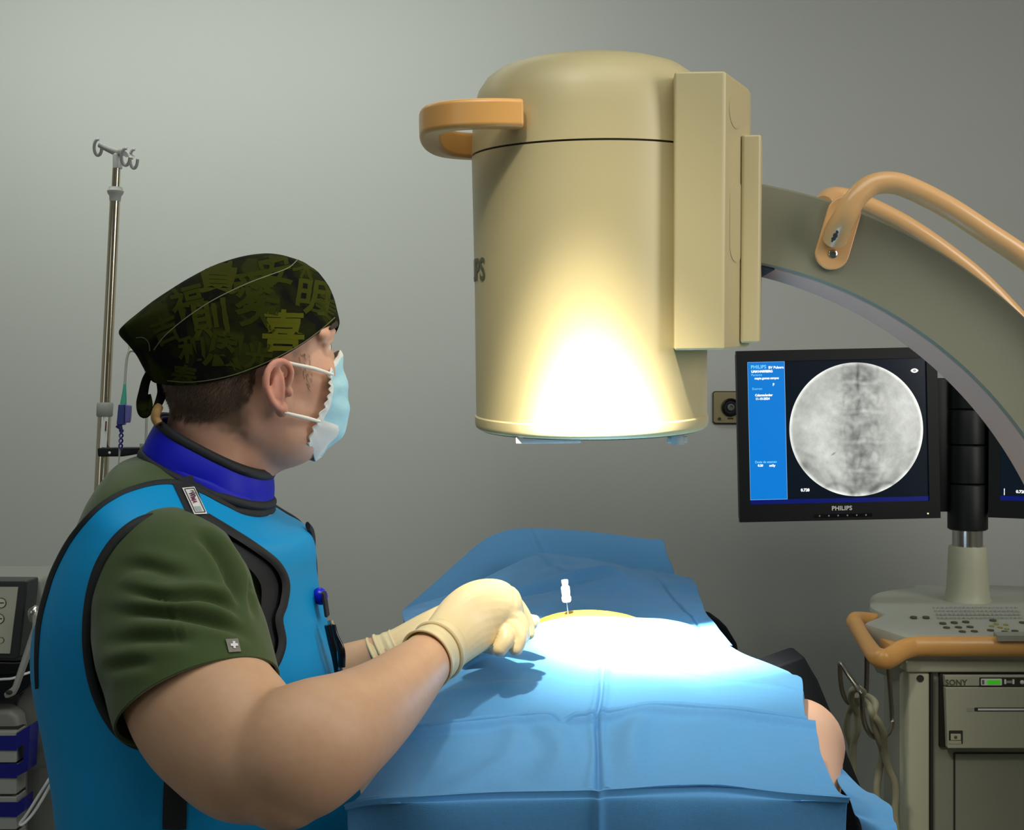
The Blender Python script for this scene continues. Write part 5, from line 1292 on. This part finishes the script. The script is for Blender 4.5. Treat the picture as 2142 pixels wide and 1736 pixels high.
MB().tube([P(706, 1362, 1.2865), P(708, 1385, 1.2865), P(709, 1402, 1.288)], [(0.0009, 0.0009)]*3, 8, 2).build('trim_line', M_steel, pen)

# --- thyroid collar
M_royal = mat('royal_blue_vinyl', (0.001, 0.005, 0.46), 0.5, bump=(25, 0.08), spec=0.25)
def ring_band(cx0, rx0, yf0, yb0, ry0, cx1, rx1, yf1, yb1, ry1, rows, name, m, parent, off=0.0, sag=0.0, cut=0.0):
    rings = []
    for i in range(rows+1):
        t = i/rows; cx = lerp(cx0, cx1, t); rx = lerp(rx0, rx1, t)/F*BD+off; yf = lerp(yf0, yf1, t); yb = lerp(yb0, yb1, t); ry = lerp(ry0, ry1, t)+off; ring = []
        bul = 0.0025*sin(pi*t)
        for k in range(72):
            a = 2*pi*k/72; c, s = cos(a), sin(a)
            e = 0.80
            X = math.copysign(abs(c)**e, c); Y = math.copysign(abs(s)**e, s)
            w_ = 1+0.012*noise.noise(Vector((c*2.5, s*2.5, t*1.5+cx0)))
            p = P(cx, (yf+yb)/2+(yf-yb)/2*X+sag*(s*s), BD)
            ring.append(Vector((p.x+(rx+bul)*X*w_, BD+(ry+bul)*Y*w_, p.z)))
        rings.append(ring)
    o = MB().rings(rings, False).build(name, m, parent)
    s_ = o.modifiers.new('s', 'SOLIDIFY'); s_.thickness = 0.004; s_.offset = -1
    return o
collar = ring_band(454, 109, 990, 868, 0.074, 437, 127, 1058, 944, 0.088, 12, 'thyroid_collar', M_royal, man, 0.0, 4)
ring_band(454.5, 109.5, 982, 862, 0.073, 452, 112, 1003, 884, 0.0755, 3, 'collar_binding', M_black_cloth, collar, 0.0016, 4)
ring_band(439, 125, 1046, 930, 0.087, 436, 128, 1064, 955, 0.0895, 3, 'collar_binding', M_black_cloth, collar, 0.0016, 4)
c2 = ring_band(446, 118, 1030, 920, 0.085, 440, 125, 1068, 978, 0.092, 4, 'collar_lower_flap', M_royal, collar, -0.0015, 3)
ring_band(440, 124, 1060, 964, 0.091, 438, 126, 1080, 984, 0.094, 3, 'collar_binding', M_black_cloth, collar, 0.0, 4)
MB().tube([P(*q) for q in ((332, 852, 1.27), (327, 862, 1.265), (325, 874, 1.265), (331, 886, 1.265))], [(0.005, 0.006)]*4, 12, 4).build('collar_toggle', mat('tan_fabric', (0.45, 0.26, 0.09), 0.7), collar)
MB().tube([P(333, 846, 1.27), P(330, 855, 1.268)], [0.003, 0.003], 8, 1).build('toggle_loop', M_white, collar)

# --- surgical cap
M_cap = mat('cap_camo', (0.012, 0.014, 0.006), 0.9, bump=(700, 0.15), spec=0.08)
nt = M_cap.node_tree; bs = nt.nodes['Principled BSDF']
tc = nt.nodes.new('ShaderNodeTexCoord'); n1 = nt.nodes.new('ShaderNodeTexNoise'); n1.inputs['Scale'].default_value = 26; n1.inputs['Detail'].default_value = 2.5; n1.inputs['Distortion'].default_value = 0.6
cr = nt.nodes.new('ShaderNodeValToRGB'); cr.color_ramp.interpolation = 'LINEAR'
cr.color_ramp.elements[0].position = 0.44; cr.color_ramp.elements[0].color = (0.005, 0.006, 0.005, 1)
cr.color_ramp.elements[1].position = 0.49; cr.color_ramp.elements[1].color = (0.011, 0.012, 0.003, 1)
e3 = cr.color_ramp.elements.new(0.57); e3.color = (0.012, 0.015, 0.003, 1); e4 = cr.color_ramp.elements.new(0.61); e4.color = (0.022, 0.027, 0.004, 1)
nt.links.new(tc.outputs['Object'], n1.inputs['Vector']); nt.links.new(n1.outputs['Fac'], cr.inputs['Fac']); nt.links.new(cr.outputs['Color'], bs.inputs['Base Color'])
e1 = Vector((0.94, 0, 0.342)); e2 = Vector((-0.342, 0, 0.94)); CO = P(519, 738, BD); U = BD/F
# (height, back, front, half width): all in photograph pixels at the head's distance
CAPS = [(0, -186, 190, 150), (8, -191, 196, 153), (35, -196, 199, 157), (60, -200, 201, 159), (85, -207, 200, 158), (110, -214, 194, 153), (121, -202, 189, 147), (133, -176, 180, 138), (147, -144, 168, 124), (159, -108, 152, 108), (169, -76, 137, 90), (178, -42, 118, 70), (184, -18, 96, 50), (188, 5, 70, 28), (189, 20, 50, 8)]
sm = catmull(CAPS, 5); rings = []; nC = 160
for (h, bk, fr_, hw) in sm:
    ring = []; c = CO+e1*((bk+fr_)/2*U)+e2*(h*U); L = (fr_-bk)/2*U; W = hw*U
    for k in range(nC):
        a = 2*pi*k/nC; cc, ss = cos(a), sin(a); ee = 0.92
        X = math.copysign(abs(cc)**ee, cc); Y = math.copysign(abs(ss)**ee, ss)
        dip = -54*U*(abs(ss)**2.0)*(1-smoothstep(0, 70, h))
        wr = 1+0.012*noise.noise(Vector((cc*2.2, ss*2.2, h*0.012)))*smoothstep(10, 60, h)+0.012*sin(a*5+h*0.03)*smoothstep(60, 120, h)*(0.5-0.5*cc)
        p = c+e1*(L*X*wr)+e2*dip; p.y += W*Y*wr+0.27*(p.x-CO.x)
        ring.append(p)
    rings.append(ring)
cap = MB(); cap.rings(rings, False); cap.F.append(tuple(range((len(rings)-1)*nC, len(rings)*nC)))
capo = cap.build('surgical_cap', M_cap, man)
nosharp(capo); capo.data.polygons.foreach_set('use_smooth', [True]*len(capo.data.polygons))
s_ = capo.modifiers.new('s', 'SOLIDIFY'); s_.thickness = 0.0015; s_.offset = -1
cap_bvh = bvh_of(capo)
def char_on_cap(ch, cx, cy, size, rot, m, off=0.0004, shear=0.0):
    Vt, Ft = text_mesh(ch, 1.0, 0.026, 0.10); out = []
    xs = [v.x for v in Vt]; ys = [v.y for v in Vt]; mx_, my_ = (min(xs)+max(xs))/2, (min(ys)+max(ys))/2; c, s = cos(rot), sin(rot)
    for v in Vt:
        x, y = (v.x-mx_)*size, (v.y-my_)*size; x += shear*y
        wob = 1.6*noise.noise(Vector((x*0.06+cx, y*0.06, 0)))
        x += wob; y += wob*0.5
        p, nn = cast(cap_bvh, cx+x*c+y*s, cy+x*s-y*c, BD)
        if nn.dot(p-cam_o) > 0: nn = -nn
        out.append(p+nn*off)
    mk('printed_character', out, Ft, m, capo, False)
O1 = mat('cap_print_olive', (0.080, 0.083, 0.005), 0.9, spec=0.1); O2 = mat('cap_print_olive_dark', (0.040, 0.044, 0.004), 0.9, spec=0.08); O3 = mat('cap_print_moss', (0.028, 0.034, 0.003), 0.9, spec=0.08)
for q in (('喜', 592, 692, 92, 0.03, O1), ('貴', 457, 575, 82, 0.05, O2), ('愛', 532, 610, 92, -0.1, O3), ('則', 437, 668, 84, -0.15, O2), ('恩', 470, 735, 88, 0.2, O3), ('明', 655, 622, 78, 0.15, O2),
          ('安', 575, 567, 72, -0.2, O3), ('福', 392, 632, 72, -0.25, O3), ('春', 385, 790, 56, 0.15, O3), ('吉', 345, 690, 60, -0.4, O3), ('光', 540, 745, 60, 0.1, O3), ('天', 545, 655, 80, 0.2, O3), ('禾', 640, 560, 50, 0.5, O3), ('美', 682, 640, 50, 0.5, O3), ('和', 400, 730, 60, -0.1, O3)):
    char_on_cap(*q)
b = MB()
strip_on(b, cap_bvh, [(322, 732), (345, 702), (385, 668), (430, 637), (470, 615), (520, 592), (560, 577), (600, 562), (618, 548), (628, 534)], 1.9, 0.0005, 1, 6, 0, BD)
strip_on(b, cap_bvh, [(350, 796), (390, 799), (430, 796), (480, 786), (530, 769), (580, 747), (630, 719), (670, 690), (700, 664)], 1.8, 0.0005, 1, 6, 0, BD)
strip_on(b, cap_bvh, [(285, 706), (300, 706), (311, 716), (314, 734)], 1.8, 0.0005, 1, 6, 0, BD)
b.build('stitching', mat('thread', (0.16, 0.16, 0.08), 0.7), capo, False)
MB().tube([P(*q) for q in ((330, 776, 1.29), (316, 780, 1.28), (306, 795, 1.275), (300, 820, 1.27), (297, 845, 1.27), (301, 864, 1.27), (312, 862, 1.27), (314, 845, 1.272), (312, 825, 1.275))], [(0.004, 0.002), (0.005, 0.002), (0.005, 0.002), (0.0055, 0.002), (0.0065, 0.0025), (0.006, 0.0025), (0.003, 0.002), (0.003, 0.002), (0.002, 0.001)], 12, 5, up=(0, 1, 0)).build('cap_tie', M_cap, capo)
MB().tube([P(*q) for q in ((336, 800, 1.285), (339, 820, 1.28), (334, 838, 1.275), (326, 855, 1.27))], [(0.005, 0.002), (0.0055, 0.002), (0.005, 0.002), (0.004, 0.002)], 12, 5, up=(0, 1, 0)).build('cap_tie', M_cap, capo)

# --- face mask
mrows = [
 [(0.074, 0.058, -0.020), (0.092, 0.036, -0.008), (0.108, 0.020, 0.000), (0.119, 0.008, 0.006), (0.121, 0, 0.007)],
 [(0.073, 0.060, -0.030), (0.095, 0.039, -0.027), (0.112, 0.023, -0.022), (0.124, 0.010, -0.018), (0.127, 0, -0.017)],
 [(0.071, 0.061, -0.042), (0.096, 0.041, -0.042), (0.114, 0.025, -0.042), (0.126, 0.011, -0.042), (0.129, 0, -0.042)],
 [(0.064, 0.061, -0.055), (0.093, 0.041, -0.060), (0.112, 0.026, -0.064), (0.124, 0.011, -0.066), (0.127, 0, -0.066)],
 [(0.054, 0.060, -0.070), (0.086, 0.040, -0.080), (0.105, 0.025, -0.087), (0.116, 0.011, -0.090), (0.119, 0, -0.091)],
 [(0.048, 0.058, -0.082), (0.076, 0.038, -0.096), (0.093, 0.024, -0.104), (0.103, 0.011, -0.108), (0.105, 0, -0.109)],
 [(0.048, 0.052, -0.098), (0.066, 0.034, -0.110), (0.079, 0.022, -0.118), (0.086, 0.010, -0.121), (0.088, 0, -0.122)]]
full = []
def mfit(p):
    x, y, z = p
    if x > 0.068: x = 0.068+(x-0.068)*0.66
    return (x-0.020*smoothstep(-0.085, -0.122, z)-0.006*smoothstep(0.068, 0.06, x)*0, y, z)
mrows = [[mfit(p) for p in r] for r in mrows]
for r in mrows: full.append([(x, -y, z) for x, y, z in r]+[(x, y, z) for x, y, z in r[::-1][1:]])
su, sv = 8, 12
R1 = [catmull(r, su) for r in full]; ncol = len(R1[0]); cols = [catmull([r[j] for r in R1], sv) for j in range(ncol)]; nr = len(cols[0]); V = []; mi = []
for i in range(nr):
    for j in range(ncol):
        p = Vector(cols[j][i]); t = i/(nr-1); u = j/(ncol-1)
        e = 1-abs(2*u-1)
        pl_ = 0.0014*sin(t*pi*9)*smoothstep(0.02, 0.25, e)+0.0012*noise.noise(Vector((u*14, t*10, 0)))
        pl_ += 0.0016*sin(t*60)*(1-smoothstep(0, 0.10, e))
        p.x += pl_; V.append(HM @ p)
Fc = [(i*ncol+j, i*ncol+j+1, (i+1)*ncol+j+1, (i+1)*ncol+j) for i in range(nr-1) for j in range(ncol-1)]
for i in range(nr-1):
    for j in range(ncol-1):
        t = i/(nr-1); u = (j+0.5)/(ncol-1); e = 1-abs(2*u-1)
        white = e < 0.10 or t < 0.05 or t > 0.93 or (t > 0.66 and e < 0.62-(0.93-t)*1.2)
        mi.append(1 if white else 0)
M_mask = mat('mask_pale_blue', (0.36, 0.62, 0.70), 0.75, bump=(500, 0.1), sss=0.0); M_maskw = mat('mask_white', (0.74, 0.74, 0.70), 0.75, bump=(500, 0.1))
mask = mk('face_mask', V, Fc, [M_mask, M_maskw], man, True, None, mi)
nosharp(mask); mask.data.polygons.foreach_set('use_smooth', [True]*len(Fc))
s_ = mask.modifiers.new('s', 'SOLIDIFY'); s_.thickness = 0.0012; s_.offset = 0
M_loop = mat('elastic_white', (0.85, 0.80, 0.68), 0.6)
for s in (-1, 1):
    MB().tube([H(0.018, s*0.076, -0.004), H(0.030, s*0.074, -0.008), H(0.052, s*0.070, -0.014), H(0.076, s*0.059, -0.022)], [0.0016, 0.0020, 0.0022, 0.0016], 10, 4).build('ear_loop', M_loop, mask)
    MB().tube([H(0.012, s*0.078, -0.060), H(0.024, s*0.074, -0.064), H(0.040, s*0.069, -0.069), H(0.056, s*0.060, -0.074)], [0.0016, 0.0020, 0.0022, 0.0016], 10, 4).build('ear_loop', M_loop, mask)

# --- gloves
M_glove = mat('latex_glove', (0.78, 0.62, 0.36), 0.42, bump=(120, 0.10), vary=(20, 0.4, (0.78, 0.66, 0.44)), sss=0.12, spec=0.4)
def L(b, pts, n=16, sub=5, up=(0, 1, 0)): b.limb([(P(*q[:3]), *q[3:]) for q in pts], n, sub, up=up)
g1 = MB()
L(g1, [(893, 1382, 1.265, .0315, .029), (918, 1360, 1.29, .0305, .027), (945, 1333, 1.31, .034, .025), (975, 1304, 1.33, .0385, .024), (1005, 1284, 1.342, .0395, .023), (1035, 1275, 1.350, .0365, .022), (1058, 1277, 1.356, .030, .020)], 26)   # back of the hand
L(g1, [(1000, 1258, 1.345, .020, .018), (1025, 1250, 1.350, .0190, .018), (1052, 1258, 1.358, .0170, .017)])
# index: knuckle, bent down to the needle
L(g1, [(1030, 1252, 1.352, .0165, .015), (1064, 1262, 1.362, .0145, .0135), (1088, 1284, 1.370, .0118, .011), (1102, 1308, 1.373, .0092, .009), (1106, 1326, 1.370, .0075, .007)])
# middle
L(g1, [(1040, 1275, 1.345, .0165, .015), (1068, 1288, 1.350, .0138, .013), (1088, 1310, 1.352, .0112, .011), (1092, 1332, 1.348, .0092, .0090)])
# ring and little fingers curled under
L(g1, [(1046, 1295, 1.348, .0150, .014), (1072, 1310, 1.345, .0118, .0115), (1086, 1332, 1.341, .0100, .010), (1079, 1357, 1.336, .0084, .0084)])
L(g1, [(1040, 1302, 1.352, .0130, .013), (1056, 1318, 1.340, .0108, .0108), (1058, 1338, 1.330, .0098, .0098), (1046, 1358, 1.325, .0086, .0086)])
# thumb on the far side, reaching forward to pinch
L(g1, [(975, 1290, 1.37, .014, .014), (1020, 1288, 1.392, .0125, .0125), (1062, 1290, 1.398, .0112, .011), (1096, 1298, 1.392, .0095, .009), (1112, 1304, 1.386, .0080, .008)])
me = remesh(g1.V, g1.F, 0.0013, 4, 0.5)
M_lat = attr_mat('latex_glove_tint', 0.38, bump=(140, 0.15), sss=0.10, spec=0.45)
gr = link('glove', me, M_lat, man, True, 'latex glove on the nearer hand')
def gcol(co):
    n = noise.noise(co*30)*0.03
    # thin stretched latex shows pink skin at the fingertips
    t = smoothstep(1.232, 1.212, co.z)*smoothstep(-0.035, -0.025, co.x)
    return (lerp(0.80, 0.72, t)+n, lerp(0.63, 0.50, t)+n, lerp(0.36, 0.43, t)+n)
colour(gr, gcol); nosharp(gr); gr.data.polygons.foreach_set('use_smooth', [True]*len(gr.data.polygons))
def cuff(name_axis0, name_axis1, r0, r1, parent, roll_at, tl=0.0):
    """flared cuff tube with a rolled bead"""
    a, b_ = name_axis0, name_axis1; t = (b_-a).normalized(); rings = []
    nn = (Vector((0, 1, 0))-t*t.y).normalized(); bb_ = t.cross(nn); n = 48
    for i in range(13):
        s = i/12; c = a.lerp(b_, s); r = lerp(r0, r1, s)+0.0006*sin(s*20)
        rings.append([c+bb_*(r*cos(2*pi*k/n)*(1+0.015*sin(3*2*pi*k/n+s*5)))+nn*(r*0.90*sin(2*pi*k/n)) for k in range(n)])
    o = MB().rings(rings, False).build('cuff', M_glove, parent)
    sm_ = o.modifiers.new('s', 'SOLIDIFY'); sm_.thickness = 0.0008
    for (f, rr_) in roll_at:
        c = a.lerp(b_, f); r = lerp(r0, r1, f)+0.001
        MB().tube([c+bb_*(r*cos(2*pi*k/20)*(1+0.015*sin(3*2*pi*k/20)))+nn*(r*0.92*sin(2*pi*k/20)) for k in range(20)], rr_, 8, 4, closed=True).build('rolled_bead', M_glove, o)
cuff(P(893, 1378, 1.262), P(930, 1349, 1.298), 0.0325, 0.0315, gr, ((0.0, 0.0012), (0.62, 0.0024)))
# left glove
g2 = MB()
L(g2, [(805, 1377, 1.462, .0290, .026), (850, 1353, 1.465, .0285, .024), (900, 1330, 1.47, .031, .022), (955, 1312, 1.475, .035, .021), (1000, 1306, 1.475, .034, .020)], 24)
L(g2, [(990, 1290, 1.475, .013, .013), (1040, 1288, 1.470, .0115, .011), (1080, 1292, 1.462, .0100, .010), (1104, 1297, 1.452, .0085, .008), (1120, 1297, 1.445, .0068, .006)])
L(g2, [(995, 1305, 1.47, .013, .013), (1045, 1306, 1.468, .0115, .011), (1082, 1308, 1.455, .0100, .010), (1104, 1308, 1.445, .0082, .008)])
L(g2, [(990, 1322, 1.462, .013, .013), (1030, 1330, 1.450, .0115, .011), (1062, 1336, 1.430, .0100, .010), (1085, 1336, 1.410, .0085, .008)])
L(g2, [(980, 1335, 1.455, .012, .012), (1010, 1348, 1.435, .0105, .010), (1035, 1352, 1.410, .0095, .009), (1030, 1356, 1.395, .0085, .008)])
L(g2, [(950, 1325, 1.44, .014, .014), (1000, 1325, 1.425, .0125, .012), (1050, 1318, 1.42, .0108, .010), (1092, 1310, 1.42, .0090, .009)])
me = remesh(g2.V, g2.F, 0.0018, 6, 0.5)
gl = link('glove', me, M_lat, man, True, 'latex glove on the farther hand')
colour(gl, gcol); nosharp(gl); gl.data.polygons.foreach_set('use_smooth', [True]*len(gl.data.polygons))
cuff(P(793, 1385, 1.462), P(838, 1360, 1.465), 0.0320, 0.0300, gl, ((0.0, 0.0022), (0.30, 0.0024)))
# trousers and shoes below the picture
b = MB()
for s in (-1, 1):
    yl = BD+s*0.10; xc_ = P(440, 868, BD).x
    yl = BD+s*0.08; b.limb([(Vector((xc_, yl, 0.90)), 0.095), (Vector((xc_+0.01, yl, 0.50)), 0.080), (Vector((xc_-0.03, yl, 0.11)), 0.068)], 24, 4)
b.build('trousers', M_scrub, man)
for s in (-1, 1):
    yl = BD+s*0.10; xc_ = P(440, 868, BD).x
    MB().limb([(Vector((xc_-0.07, yl, 0.045)), 0.042, 0.045), (Vector((xc_+0.03, yl, 0.050)), 0.045, 0.05), (Vector((xc_+0.14, yl, 0.034)), 0.042, 0.034)], 20, 4, up=(0, 0, 1)).build('shoe', M_black, man)
